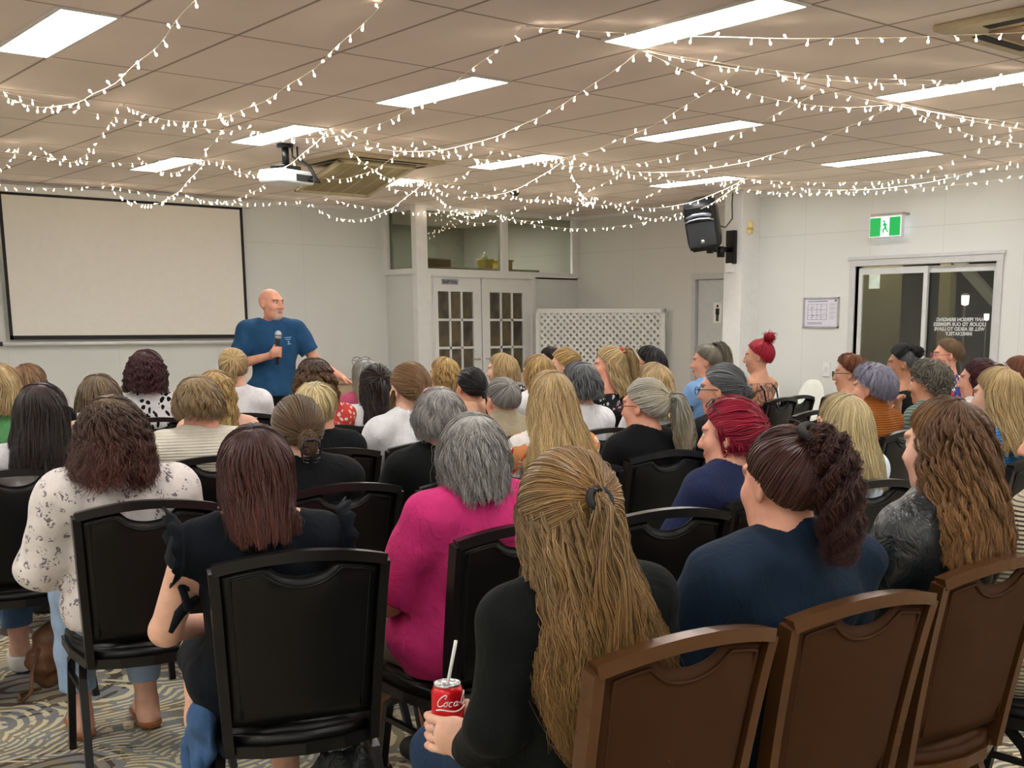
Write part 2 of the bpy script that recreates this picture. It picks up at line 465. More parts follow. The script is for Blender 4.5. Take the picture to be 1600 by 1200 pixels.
        T = t[None, :] * end[:, None]; C0 = ev(T); tg = np.gradient(C0, axis=1); tg /= np.linalg.norm(tg, axis=2, keepdims=True) + 1e-9
        a = np.cross(tg, np.array([0, 1., .25])); a /= np.linalg.norm(a, axis=2, keepdims=True) + 1e-9; b = np.cross(a, tg)
        R = (rr(T) * q[:, None])[..., None]; ph = np.round(th * 2) * 1.7 + rg.rand(n); d = T * Lt
        W = (wave * np.clip(T * 4, 0, 1))[..., None] if np.ndim(wave) == 0 else wave
        P = C0 + R * (np.cos(th)[:, None, None] * a + np.sin(th)[:, None, None] * b) + W * (np.sin(2 * PI * d / lam + ph[:, None]))[..., None] * a + W * (np.cos(2 * PI * d / lam + ph[:, None]))[..., None] * b * .8
        if curl: P = P + curl * np.clip(T * 4, 0, 1)[..., None] * (np.sin(2 * PI * d / lam * 1.9 + 2 * ph[:, None])[..., None] * a + np.cos(2 * PI * d / lam * 1.9 + 2 * ph[:, None])[..., None] * b)
        P = P + rg.normal(size=(n, 1, 3)) * .0015
        s.emit(P, t)
        tb = np.linspace(0, .96, seg); cb = ev(tb)[None]; tg = np.gradient(cb, axis=1); tg /= np.linalg.norm(tg, axis=2, keepdims=True)
        a = np.cross(tg, np.array([0, 1., .25])); a /= np.linalg.norm(a, axis=2, keepdims=True); b = np.cross(a, tg); g = np.linspace(0, 6.2832, 15)[:, None, None]
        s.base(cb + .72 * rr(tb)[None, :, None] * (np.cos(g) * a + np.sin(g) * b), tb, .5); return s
    def bun(s, c, r, n=160, squash=(1, 1, 1), loose=.0):
        rg = s.rg; c = np.array(c, float); t = np.linspace(0, 1, 16); sq = np.array(squash) * r
        g = np.linspace(0, 6.2832, 20)[:, None]; z = np.linspace(-1, 1, 12)[None, :]
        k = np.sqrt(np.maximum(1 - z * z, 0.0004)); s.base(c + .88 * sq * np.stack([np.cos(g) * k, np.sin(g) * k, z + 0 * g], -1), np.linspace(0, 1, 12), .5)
        ax = rg.normal(size=(n, 3)) * np.array([.5, 1, .5]) + np.array([0, .9, 0]); ax /= np.linalg.norm(ax, axis=1, keepdims=True)
        a = np.cross(ax, rg.normal(size=(n, 3))); a /= np.linalg.norm(a, axis=1, keepdims=True); b = np.cross(ax, a)
        an = t[None, :, None] * (1.5 + 3 * rg.rand(n)[:, None, None]); h = (rg.rand(n) * 1.5 - .75)[:, None, None]; kk = np.sqrt(1 - h * h)
        P = c + sq * (.92 + .12 * rg.rand(n)[:, None, None]) * ((np.cos(an) * a[:, None] + np.sin(an) * b[:, None]) * kk + ax[:, None] * h)
        P = P + loose * rg.normal(size=(n, 1, 3)) * t[None, :, None] ** 2
        s.emit(P, t, taper=.3); return s
    def get(s):
        V = []; F = []; C = []; o = 0
        for v, f, c in s.parts: V.append(v); F.append(f + o); C.append(c); o += len(v)
        return np.concatenate(V), np.concatenate(F), np.concatenate(C)

def hair_material():
    t = NT('hair_strands'); a = t.n('ShaderNodeVertexColor'); a.layer_name = 'hc'
    t.base(a.outputs[0]); t.set(Roughness=.38); t.b.inputs['Specular IOR Level'].default_value = .4
    return t.m
HAIRM = hair_material()

# ---------------------------------------------------------------- figures
def skin_material(name, c, tattoo=False):
    t = NT(name); co = t.coord(); a = t.n('ShaderNodeVertexColor'); a.layer_name = 'tint'
    nz = t.noise(co, 30, 3); b = t.ramp(nz, [(.3, tuple(x * .9 for x in c[:3])), (.7, tuple(min(1, x * 1.06) for x in c[:3]))])
    b = t.mix(1.0, b, a.outputs[0], 'MULTIPLY')
    if tattoo:
        v = t.voro(t.vmath('ADD', t.scale(co, 1, 1, 1), t.noise(co, 9, 2, out='Color')), 13, 'Distance')
        n2 = t.noise(co, 26, 4, .6, 1.5); k = t.math('MULTIPLY', t.math('GREATER_THAN', n2, .5), a.outputs[1])
        b = t.mix(t.math('MULTIPLY', k, .75), b, S(48, 44, 46))
    t.base(b); t.set(Roughness=.5); t.b.inputs['Specular IOR Level'].default_value = .35
    t.b.inputs['Subsurface Weight'].default_value = .08; t.b.inputs['Subsurface Radius'].default_value = (.02, .008, .004)
    return t.m
SK = dict(fair=skin_material('skin_fair', S(226, 176, 152)), rosy=skin_material('skin_rosy', S(219, 158, 133)), tan=skin_material('skin_tan', S(198, 142, 112)),
          dark=skin_material('skin_olive', S(176, 124, 96)), tattoo=skin_material('skin_tattooed', S(206, 152, 124), True))

def head_prims(M, o, male=False):
    L = [E((0, -.012, .026), (.076, .096, .090), k=.01), E((0, .030, -.030), (.060, .062, .084), k=.03),
         E((0, .060, -.092), (.030, .026, .022), k=.03), E((.036, .020, -.066), (.026, .045, .036), k=.03), E((-.036, .020, -.066), (.026, .045, .036), k=.03),
         E((.040, .058, -.022), (.026, .026, .026), k=.025), E((-.040, .058, -.022), (.026, .026, .026), k=.025),
         Cn((-.038, .079, .032), (.038, .079, .032), .012, .012, k=.02),
         E((.031, .100, .010), (.016, .014, .011), k=.014, sub=True), E((-.031, .100, .010), (.016, .014, .011), k=.014, sub=True),
         Cn((0, .088, .016), (0, .110, -.026), .009, .0125, k=.012), E((.011, .100, -.030), (.009, .010, .008), k=.01), E((-.011, .100, -.030), (.009, .010, .008), k=.01),
         E((0, .090, -.054), (.023, .011, .0065), k=.006), E((0, .088, -.065), (.019, .011, .0075), k=.006)]
    for s in (1, -1):
        R = rotm(s * -.45, 0, 0)
        L += [E((s * .078, -.008, -.002), (.010, .020, .033), R, k=.008), E((s * .086, .000, .002), (.007, .010, .018), R, k=.006, sub=True)]
    if male: L.append(E((0, .050, -.085), (.045, .036, .028), k=.03))
    for p in L: p['tag'] = 'head'
    return [dict(moved(p, M, o), tag='head') for p in L]

def hand_prims(w, d, n, tdir, curl=.5, s=1.0):
    """wrist point, finger direction, palm normal, thumb-side direction"""
    w, d, n, tdir = (np.array(x, float) for x in (w, d, n, tdir)); d /= np.linalg.norm(d); n = n - d * (n @ d); n /= np.linalg.norm(n); tt = np.cross(n, d); tt *= np.sign(tt @ tdir) or 1
    M = np.stack([tt, d, n], 1); L = [E(w + d * .05 * s, (.041 * s, .052 * s, .015 * s), M, k=.012), Cn(w - d * .02, w + d * .02, .024 * s, .026 * s, k=.02)]
    for off, ln in ((.029, .070), (.010, .079), (-.010, .073), (-.028, .056)):
        p = w + d * .088 * s + tt * off * s; a = .15 * curl
        for j, fr in enumerate((.45, .32, .23)):
            dr = d * math.cos(a) + n * math.sin(a); q = p + dr * ln * fr * s
            L.append(Cn(p, q, (.0092 - .001 * j) * s, (.0084 - .001 * j) * s, k=.005)); p = q; a += curl * 1.0
    p = w + d * .022 * s + tt * .026 * s
    for dr, ln, r in ((tt * .75 + d * .55 + n * .3, .040, .0125), (tt * .3 + d * .9 + n * .35, .032, .0105), (d * .95 + n * .3 - tt * .1, .024, .0095)):
        dr = dr / np.linalg.norm(dr); q = p + dr * ln * s; L.append(Cn(p, q, r * s, r * .92 * s, k=.006)); p = q
    return [dict(x, tag='hand') for x in L]

def seated_joints(zt, sw=1.0, lean=0.0):
    k = (zt - .47) / .82; f = lambda z: .47 + (z - .47) * k
    J = dict(pelvis=(0, -.030, .575), waist=(0, -.062, f(.74)), ribs=(0, -.082, f(.89)), neck0=(0, -.105, f(1.00)), neck1=(0, -.092, f(1.12)), head=(0, -.085, zt - .118), zsh=f(.975), shy=-.115)
    J['shR'] = (.165 * sw, -.10, f(.975)); J['shL'] = (-.165 * sw, -.10, f(.975))
    J['elR'] = (.235 * sw, .015, f(.72)); J['elL'] = (-.235 * sw, .015, f(.72)); J['wrR'] = (.085, .245, .645); J['wrL'] = (-.075, .255, .655)
    J['hipR'] = (.088, -.02, .555); J['hipL'] = (-.088, -.02, .555); J['knR'] = (.11, .37, .535); J['knL'] = (-.11, .37, .535)
    J['anR'] = (.115, .34, .095); J['anL'] = (-.115, .34, .095); J['toe'] = (0, .15, -.06)
    for q, w in (('neck0', .55), ('neck1', .9), ('head', 1.0), ('ribs', .35), ('shR', .5), ('shL', .5)): J[q] = (J[q][0] + lean * w, *J[q][1:])
    J['hand'] = dict(R=((-.75, .55, -.25), (-.2, 0, -1), (0, 1, .2)), L=((.75, .5, -.25), (.2, 0, -1), (0, 1, .2)))
    return J

def body_prims(J, b=1.0, female=True):
    A = lambda n: np.array(J[n], float); L = []
    def add(p, tg): L.append(dict(p, tag=tg))
    pe, wa, ri, n0, n1 = A('pelvis'), A('waist'), A('ribs'), A('neck0'), A('neck1')
    add(E(pe, (.168 * b, .122 * b, .115), k=.05), 'pelvis'); add(E(wa, (.138 * b, .105 * b, .15), k=.06), 'waist'); add(E(ri, (.150 * b, .112 * b, .155), k=.06), 'ribs')
    sr, sl = A('shR'), A('shL'); mid = (sr + sl) / 2
    add(Cn(sl * .86 + mid * .14, sr * .86 + mid * .14, .058 * b ** .5, .058 * b ** .5, k=.05), 'shoulder')
    for q in (sr, sl): add(Cn(n0 * .55 + n1 * .45, q * .85 + mid * .15 + np.array([0, 0, .012]), .043, .046, k=.04), 'trap')
    add(Cn(n0, n1 + (n1 - n0) * .3, .060 * b ** .4, .050 * b ** .4, k=.03), 'neck')
    if female:
        for s in (1, -1): add(E(ri + np.array([s * .07, .085 * b, -.01]), (.066 * b, .055 * b, .066), k=.05), 'bust')
    for s in 'RL':
        sh, el, wr = A('sh' + s), A('el' + s), A('wr' + s)
        add(Cn(sh, el, .049 * b, .040 * b, k=.03), 'uarm' + s); add(Cn(el, wr, .039 * b, .026, k=.02), 'farm' + s)
        d, n, t = J['hand'][s]
        for p in [] if s in J.get('nohand', '') else hand_prims(wr, d, n, t, J.get('curl', .45)): L.append(p)
        hp, kn, an = A('hip' + s), A('kn' + s), A('an' + s)
        add(Cn(hp, kn, .083 * b, .058 * b, k=.04), 'thigh' + s); add(Cn(kn, kn * .55 + an * .45, .056 * b, .053 * b, k=.03), 'shin' + s); add(Cn(kn * .55 + an * .45, an, .053 * b, .036, k=.03), 'shin' + s)
        ft = A('toe'); add(Cn(an + np.array([0, -.025, -.05]), an + ft, .034, .032, k=.03), 'foot' + s); add(Cn(an, an + np.array([0, -.015, -.05]), .036, .036, k=.03), 'foot' + s)
    return L

def sleeve(L, s, infl, frac, flare=0.0):
    """upper-arm (frac<=1) or full sleeve prims, cut square at the cuff"""
    out = []
    for p in L:
        if p['tag'] == 'uarm' + s:
            if frac <= 1:
                q = p['a'] + (p['b'] - p['a']) * frac; n = (p['b'] - p['a']) / np.linalg.norm(p['b'] - p['a'])
                z = inflated(p, infl, [(q, n)], k=.03); z['rb'] += flare * 1.5; out.append(z)
            else: out.append(inflated(p, infl, k=.03))
        if p['tag'] == 'farm' + s and frac > 1:
            q = p['a'] + (p['b'] - p['a']) * (frac - 1); n = (p['b'] - p['a']) / np.linalg.norm(p['b'] - p['a'])
            z = inflated(p, infl, [(q, n)], k=.03); z['rb'] += flare; out.append(z)
    return out

EYE = None
def eye_data():
    global EYE
    if EYE: return EYE
    t = NT('eyeball'); c = t.coord(); sp = t.n('ShaderNodeSeparateXYZ'); t.l(c, sp.inputs[0])
    t.base(t.ramp(t.math('MULTIPLY', sp.outputs[1], 80.0), [(.0, S(225, 218, 210)), (.86, S(225, 218, 210)), (.88, S(70, 60, 48)), (.95, S(60, 52, 44)), (.96, S(8, 8, 8))]))
    t.set(Roughness=.12)
    EYE = MB().lathe([(.0002, -.0125)] + [(.0125 * math.cos(a), .0125 * math.sin(a)) for a in np.linspace(-1.4, 1.4, 9)] + [(.0002, .0125)], 14, Matrix.Rotation(-PI / 2, 4, 'X')).data('eye', t.m, True)
    return EYE

GLASSM = mat('spectacle_frame', S(40, 28, 30), .3)
def glasses_mesh(M, o, m, parent, name='glasses', up=0.0, back=0.0, tilt=0.0):
    b = MB(); X = lambda p: tuple(M @ (rotm(0, -tilt) @ np.array(p) + np.array([0, -back, up])) + o)
    for s in (1, -1):
        b.tube([X((s * .034 + .026 * math.cos(a), .112, .006 + .019 * math.sin(a))) for a in np.linspace(0, 2 * PI, 17)], .0022, 6)
        b.tube([X((s * .06, .110, .012)), X((s * .079, .085, .012)), X((s * .083, .0, .010)), X((s * .082, -.03, -.008))], .0022, 6)
    b.tube([X((-.009, .114, .010)), X((0, .117, .013)), X((.009, .114, .010))], .002, 6)
    return b.build(name, m, parent, True)

SPK = (1.27, 3.65)
PEOPLE = {}
NRES = 0.0085

def figure(name, J, Mh, skin, label, root, heading, top=None, bottom=None, shoe=None, hair=None, res=NRES, b=1.0, female=True, tint=None, extra=(), group='audience seated in rows', male=False, eyes=True):
    L = body_prims(J, b, female); hc = np.array(J['head'], float); HP = head_prims(Mh, hc, male)
    V, F = sdf_mesh(L + HP + list(extra), res)
    loc = (V - hc) @ Mh
    tn = np.ones((len(V), 4), np.float32); tn[:, 3] = 0
    inh = np.linalg.norm(loc, axis=1) < .15
    lip = inh & (np.abs(loc[:, 0]) < .024) & (np.abs(loc[:, 2] + .060) < .0125) & (loc[:, 1] > .085); tn[lip, :3] = (.82, .55, .55)
    brow = inh & (np.abs(np.abs(loc[:, 0]) - .033) < .020) & (np.abs(loc[:, 2] - .030) < .006) & (loc[:, 1] > .06)
    tn[brow, :3] = (.42, .36, .33)
    if tint is not None: tint(V, loc, tn, inh)
    o = mobj(name, V, F, SK[skin], attrs={'tint': tn}); o.location = (*root, 0); o.rotation_euler = (0, 0, -heading)
    tag(o, label, 'person', group)
    if eyes:
        for s in (1, -1):
            e = link(bpy.data.objects.new('eye', eye_data()), o); e.location = Mh @ np.array([s * .031, .0775, .0105]) + hc
            e.rotation_euler = Matrix([list(r) for r in Mh]).to_euler()
    by = lambda *t: [p for p in L if p['tag'] in t]
    # ---- top
    if top:
        inf = top.get('infl', .012); P = [inflated(p, inf) for p in by('waist', 'ribs', 'shoulder', 'bust')]
        P += [inflated(p, inf * top.get('trapf', .8)) for p in by('trap')]
        hem = top.get('hem', .5); P += [inflated(p, inf + top.get('hemflare', .012)) for p in by('pelvis')]
        sl = top.get('sleeve', .55)
        if sl > 0:
            for s in 'RL': P += sleeve(L, s, top.get('sinf', inf + .004), sl, top.get('flare', 0.0))
        if top.get('turtle'): P += [inflated(p, .012) for p in by('neck')]
        P += list(top.get('extra', ()))
        n0 = np.array(J['neck0'], float); nn = np.array([0, top.get('ntilt', .5), .86]); nn = nn / np.linalg.norm(nn)
        nk = top.get('neck', .05); bare = nk < 0
        cuts = [((0, n0[1], n0[2] + (nk if bare else nk + .055)), nn), ((0, 0, hem), (0, 0, -1))]
        if not bare and not top.get('turtle'):
            sx, sd = top.get('scoop', (.072, .0)); P.append(E(n0 + np.array([0, .012, .105 + (nk - .05) - sd]), (sx, sx * 1.0, .085), k=.008, sub=True))
        cuts = cuts + list(top.get('cuts', ()))
        v, f = sdf_mesh(P, top.get('res', max(res, .007)), (top.get('fold', .006), top.get('ffreq', 30), hash(label) % 1000 if 0 else sum(map(ord, label)) % 997), cuts)
        tp = mobj(top.get('name', 'shirt'), v, f, top['mat'], o)
        for ex in top.get('parts', ()): ex(o, tp, J, Mh, hc)
    if bottom:
        inf = bottom.get('infl', .010); P = [inflated(p, inf) for p in by('pelvis')]; fr = bottom.get('frac', 1.9); cuts = []
        for s in 'RL':
            for p in by('thigh' + s):
                if fr < 1:
                    q = p['a'] + (p['b'] - p['a']) * fr; n = (p['b'] - p['a']) / np.linalg.norm(p['b'] - p['a']); P.append(inflated(p, inf, [(q, n)]))
                else: P.append(inflated(p, inf))
            if fr >= 1:
                kz, az = J['kn' + s][2], J['an' + s][2]; zc = kz + (az - kz) * (fr - 1)
                P += [inflated(p, inf + .006, [((0, 0, zc), (0, 0, -1))]) for p in by('shin' + s)]
        P += list(bottom.get('extra', ()))
        v, f = sdf_mesh(P, max(res, .009), (.005, 34, 5), [((0, 0, J['waist'][2] - .03), (0, 0, 1))])
        mobj(bottom.get('name', 'trousers'), v, f, bottom['mat'], o)
    if shoe:
        for s in 'RL':
            an = np.array(J['an' + s], float); ft = np.array(J['toe'], float)
            P = [inflated(p, .008) for p in by('foot' + s)] + [Cn(an + np.array([0, -.03, -.07]), an + ft + np.array([0, .005, -.01]), .034, .034, k=.02)]
            v, f = sdf_mesh(P, .008, None, [((0, 0, .006), (0, 0, -1)), ((0, 0, an[2] - shoe.get('low', .02)), (0, 0, 1))])
            mobj('shoe', v, f, shoe['mat'], o)
    if hair is not None:
        v, f, c = hair.get(); v = v @ Mh.T + hc
        h = mobj('hair', v, f, HAIRM, o, attrs={'hc': c})
        o['_h'] = 1
        return o, h
    return o, None
# ---------------------------------------------------------------- camera
CAMC = (-2.831, -5.049, 1.5)
def camera():
    cd = bpy.data.cameras.new('camera'); o = bpy.data.objects.new('camera', cd); COL.objects.link(o)
    yaw, pitch, roll = .714, .179, .002
    F = Vector((math.sin(yaw) * math.cos(pitch), math.cos(yaw) * math.cos(pitch), -math.sin(pitch))); R = Vector((math.cos(yaw), -math.sin(yaw), 0)); U = R.cross(F)
    R, U = R * math.cos(roll) + U * math.sin(roll), U * math.cos(roll) - R * math.sin(roll)
    M = Matrix((R, U, -F)).transposed().to_4x4(); M.translation = CAMC; o.matrix_world = M
    cd.sensor_width = 36; cd.lens = 1830.957 * 36 / 1600; cd.shift_x = (800 - 945.65) / 1600; cd.shift_y = (834.58 - 600) / 1600
    cd.clip_start = .05; sc.camera = o
camera()
CE = 2.991

# ---------------------------------------------------------------- materials of the room
def wall_material(name, axis, color, px=1.2, pz=(2.475,), off=0.0, brick=None):
    """painted sheeting with thin joint lines: vertical every px metres along the axis, horizontal at the given heights"""
    t = NT(name); c = t.coord(); sp = t.n('ShaderNodeSeparateXYZ'); t.l(c, sp.inputs[0]); u = sp.outputs[axis]; z = sp.outputs[2]
    fr = t.math('FRACT', t.math('DIVIDE', t.math('ADD', u, off), px)); line = t.math('LESS_THAN', fr, .006 / px)
    for h in pz: line = t.math('MAXIMUM', line, t.math('LESS_THAN', t.math('ABSOLUTE', t.math('SUBTRACT', z, h)), .004))
    nz = t.noise(c, 1.6, 2); b = t.ramp(nz, [(.3, tuple(x * .96 for x in color[:3])), (.7, color)])
    b = t.mix(t.math('MULTIPLY', line, .28), b, S(150, 146, 142)); t.base(b); t.set(Roughness=.55); t.b.inputs['Specular IOR Level'].default_value = .3
    h = t.noise(c, 90, 2); t.bump(h, .05, .002)
    if brick:
        t.bump(t.math('MULTIPLY', t.math('LESS_THAN', z, brick), t.math('LESS_THAN', t.math('FRACT', t.math('DIVIDE', z, .086)), .16)), -.7, .01)
    return t.m
WC = S(216, 218, 216)
M_WX = wall_material('painted_sheeting_x', 0, WC, 1.2, (2.475,), .44); M_WY = wall_material('painted_sheeting_y', 1, WC, .9, (2.475,), -.15)
M_WB = wall_material('painted_brick', 1, S(214, 212, 210), 1.2, (2.475,), .0, 1.25)
M_TRIM = mat('white_gloss_trim', S(226, 226, 226), .35, var=.015); M_ALU = mat('white_aluminium', S(205, 208, 208), .35, var=.02)

def ceiling_material():
    t = NT('ceiling_tiles'); c = t.coord(); sp = t.n('ShaderNodeSeparateXYZ'); t.l(c, sp.inputs[0])
    fx = t.math('FRACT', t.math('DIVIDE', t.math('ADD', sp.outputs[0], 12.0), .6)); fy = t.math('FRACT', t.math('DIVIDE', t.math('ADD', sp.outputs[1], 12.0), 1.2))
    def edge(f, w): return t.math('MAXIMUM', t.math('LESS_THAN', f, w), t.math('GREATER_THAN', f, 1 - w))
    ln = t.math('MAXIMUM', edge(fx, .021), edge(fy, .0105)); core = t.math('MAXIMUM', edge(fx, .007), edge(fy, .0035))
    nz = t.noise(c, 0.9, 2); b = t.ramp(nz, [(.3, S(230, 214, 205)), (.7, S(238, 223, 215))])
    b = t.mix(t.math('MULTIPLY', ln, .45), b, S(150, 124, 104)); b = t.mix(t.math('MULTIPLY', core, .8), b, S(84, 66, 56)); t.base(b)
    t.set(Roughness=.7); t.b.inputs['Specular IOR Level'].default_value = .25; t.bump(t.math('SUBTRACT', 1.0, ln), .4, .004)
    return t.m

def carpet_material():
    t = NT('swirl_carpet'); c = t.coord(); w = t.noise(c, 1.4, 2, out='Color'); w = t.vmath('SCALE', t.vmath('SUBTRACT', w, (.5, .5, .5))); w.node.inputs['Scale'].default_value = .3
    p = t.vmath('ADD', c, w); p = t.scale(p, 1.0, 1.0, 0.0)
    d = t.voro(p, 1.15); d2 = t.voro(t.vmath('ADD', p, (3.3, 1.7, 0)), 1.7)
    fine = t.noise(c, 26, 3); fine2 = t.noise(c, 7, 2)
    base = t.ramp(t.noise(p, 1.5, 3, .6, .8), [(.34, S(132, 124, 106)), (.45, S(140, 146, 150)), (.54, S(158, 144, 116)), (.62, S(128, 134, 142)), (.72, S(166, 152, 120))])
    base = t.mix(t.math('MULTIPLY', fine, .35), base, S(96, 86, 74))
    def ring(dd, fr, th, n, amp):
        s = t.math('SINE', t.math('ADD', t.math('MULTIPLY', dd, fr), t.math('MULTIPLY', n, amp))); return t.math('GREATER_THAN', s, th)
    r1 = t.math('MULTIPLY', ring(d, 72, .45, fine2, 4.0), t.math('LESS_THAN', d, t.math('ADD', .20, t.math('MULTIPLY', fine2, .40)))); r2 = ring(d2, 120, .1, fine2, 4.5)
    dash = t.math('GREATER_THAN', t.noise(p, 17, 2), .43); zone = t.math('GREATER_THAN', d, t.math('ADD', .06, t.math('MULTIPLY', fine2, .46)))
    zone2 = t.math('LESS_THAN', t.noise(t.vmath('ADD', c, (7, 3, 0)), 1.3, 1), .66)
    base = t.mix(t.math('MULTIPLY', t.math('MULTIPLY', r1, zone2), .8), base, S(70, 54, 42))
    base = t.mix(t.math('MULTIPLY', t.math('MULTIPLY', r2, t.math('MULTIPLY', dash, zone)), .9), base, S(216, 204, 168))
    t.base(base); t.set(Roughness=.95); t.b.inputs['Specular IOR Level'].default_value = .1; t.bump(t.noise(c, 320, 2), .4, .004)
    return t.m

# ---------------------------------------------------------------- shell
def struct(name, b, m, label=None):
    o = b.build(name, m); o['kind'] = 'structure'
    if label: o['label'] = label; o['category'] = 'structure'
    return o
XL, YB, XR, YF = -6.2, -8.4, 7.77, 9.2
struct('floor', MB().box((XL - .1, YB - .1, -.1), (12.2, 11.6, 0)), carpet_material(), 'patterned carpet with swirling rings in grey, tan and cream')
struct('ceiling', MB().box((XL - .1, YB - .1, CE), (8.5, 11.6, CE + .1)), ceiling_material(), 'suspended ceiling of brownish rectangular tiles')
struct('wall_front', MB().box((XL, YF, 0), (5.57, YF + .12, CE)), M_WX, 'long off-white wall behind the projection screen')
struct('wall_left', MB().box((XL - .12, YB, 0), (XL, 11.5, CE)), M_WY, 'side wall outside the left of the frame')
struct('wall_back', MB().box((XL, YB - .12, 0), (8.4, YB, CE)), M_WX, 'wall behind the rows of chairs')
# near right wall with the sliding door opening
DY0, DY1, DZ = 1.33, 3.03, 2.10
w = MB().box((XR, YB, 0), (XR + .14, DY0, CE)).box((XR, DY1, 0), (XR + .14, 4.44, CE)).box((XR, DY0, DZ), (XR + .14, DY1, CE))
struct('wall_right', w, M_WY, 'off-white right wall around the glass sliding door')
struct('pillar', MB().box((7.47, 4.44, 0), (8.42, 4.72, CE), bev=.004), M_TRIM, 'white wall pier carrying the loudspeaker bracket')
# far right wall, painted brick, with the toilet doorway
TY0, TY1 = 5.16, 5.99
w = MB().box((8.28, 4.72, 0), (8.42, TY0, CE)).box((8.28, TY1, 0), (8.42, 11.5, CE)).box((8.28, TY0, 2.07), (8.42, TY1, CE))
struct('wall_far_right', w, M_WB, 'recessed wall with the toilet door and painted brickwork')
# corner store room: side partition and front with transom windows and double doors
BY = 8.4
side = MB().box((5.57, BY, 0), (5.65, YF + .12, 2.16)).box((5.57, BY, 2.93), (5.65, YF + .12, CE)).box((5.57, 9.13, 2.16), (5.65, YF + .12, 2.93))
struct('wall_store_side', side, M_WY, 'short side wall of the corner store room')
fr = MB().box((7.47, BY, 0), (8.28, BY + .1, 2.14)).box((5.65, BY, 2.93), (8.28, BY + .1, CE)).box((5.65, BY, 2.10), (8.28, BY + .1, 2.16)).box((8.2, BY, 2.16), (8.28, BY + .1, 2.93))
struct('wall_store_front', fr, M_WX, 'front wall of the corner store room around the double doors')
struct('wall_store_back', MB().box((5.57, 11.3, 0), (8.4, 11.4, CE)).box((5.55, 9.32, 0), (5.6, 11.4, CE)), mat('store_wall_paint', S(176, 178, 168), .6), 'wall inside the store room')
# trims
struct('trim_1', MB().box((5.55, BY - .02, 0), (5.72, BY + .1, CE), bev=.004).box((6.93, BY - .015, 2.14), (7.03, BY + .1, 2.95), bev=.003)
       .box((5.72, BY - .02, 2.12), (8.28, BY, 2.19), bev=.003).box((5.545, BY, 2.12), (5.57, YF, 2.19), bev=.003).box((5.545, 9.13, 2.19), (5.57, 9.2, 2.95)).box((8.18, BY - .015, 2.19), (8.28, BY, 2.95)), M_TRIM, 'white posts and rails framing the store room windows')
struct('trim_2', MB().box((XL, YF - .02, CE - .05), (5.57, YF, CE)).box((XR - .02, YB, CE - .05), (XR, 4.44, CE)).box((8.26, 4.72, CE - .05), (8.28, BY, CE)).box((5.57, BY - .022, CE - .04), (8.28, BY, CE)), M_TRIM, 'narrow cornice along the tops of the walls')
struct('baseboard_front', MB().box((XL, YF - .015, 0), (5.57, YF, .1)), M_TRIM); struct('baseboard_right', MB().box((XR - .015, YB, 0), (XR, DY0 - .08, .1)).box((XR - .015, DY1 + .08, 0), (XR, 4.44, .1)), M_TRIM)
# ---- transom glass
def glass_material(name, color, mixf, rough=.02, rib=False):
    """grey tinted glazing: part clear, part mirror"""
    t = NT(name); t.t.nodes.remove(t.b); tr = t.n('ShaderNodeBsdfTransparent'); gl = t.n('ShaderNodeBsdfGlossy'); mx = t.n('ShaderNodeMixShader')
    tr.inputs[0].default_value = color; gl.inputs['Roughness'].default_value = rough; gl.inputs[0].default_value = (.8, .8, .8, 1)
    lw = t.n('ShaderNodeLayerWeight'); lw.inputs[0].default_value = .25; f = t.math('ADD', t.math('MULTIPLY', lw.outputs['Fresnel'], .6), mixf); t.l(f, mx.inputs[0])
    t.l(tr.outputs[0], mx.inputs[1]); t.l(gl.outputs[0], mx.inputs[2]); t.l(mx.outputs[0], t.out.inputs[0]); return t.m
G_TR = glass_material('transom_glass', S(206, 208, 198), .05)
for i, (lo, hi) in enumerate((((5.60, 8.46, 2.19), (5.606, 9.13, 2.93)), ((5.72, BY + .04, 2.19), (6.93, BY + .046, 2.93)), ((7.03, BY + .04, 2.19), (8.18, BY + .046, 2.93)))):
    o = MB().box(lo, hi).build('window_%d' % (i + 1), G_TR); tag(o, ('side transom pane of the store room, narrow', 'middle transom pane above the double doors', 'right transom pane of the store room')[i], 'window', kind='structure')
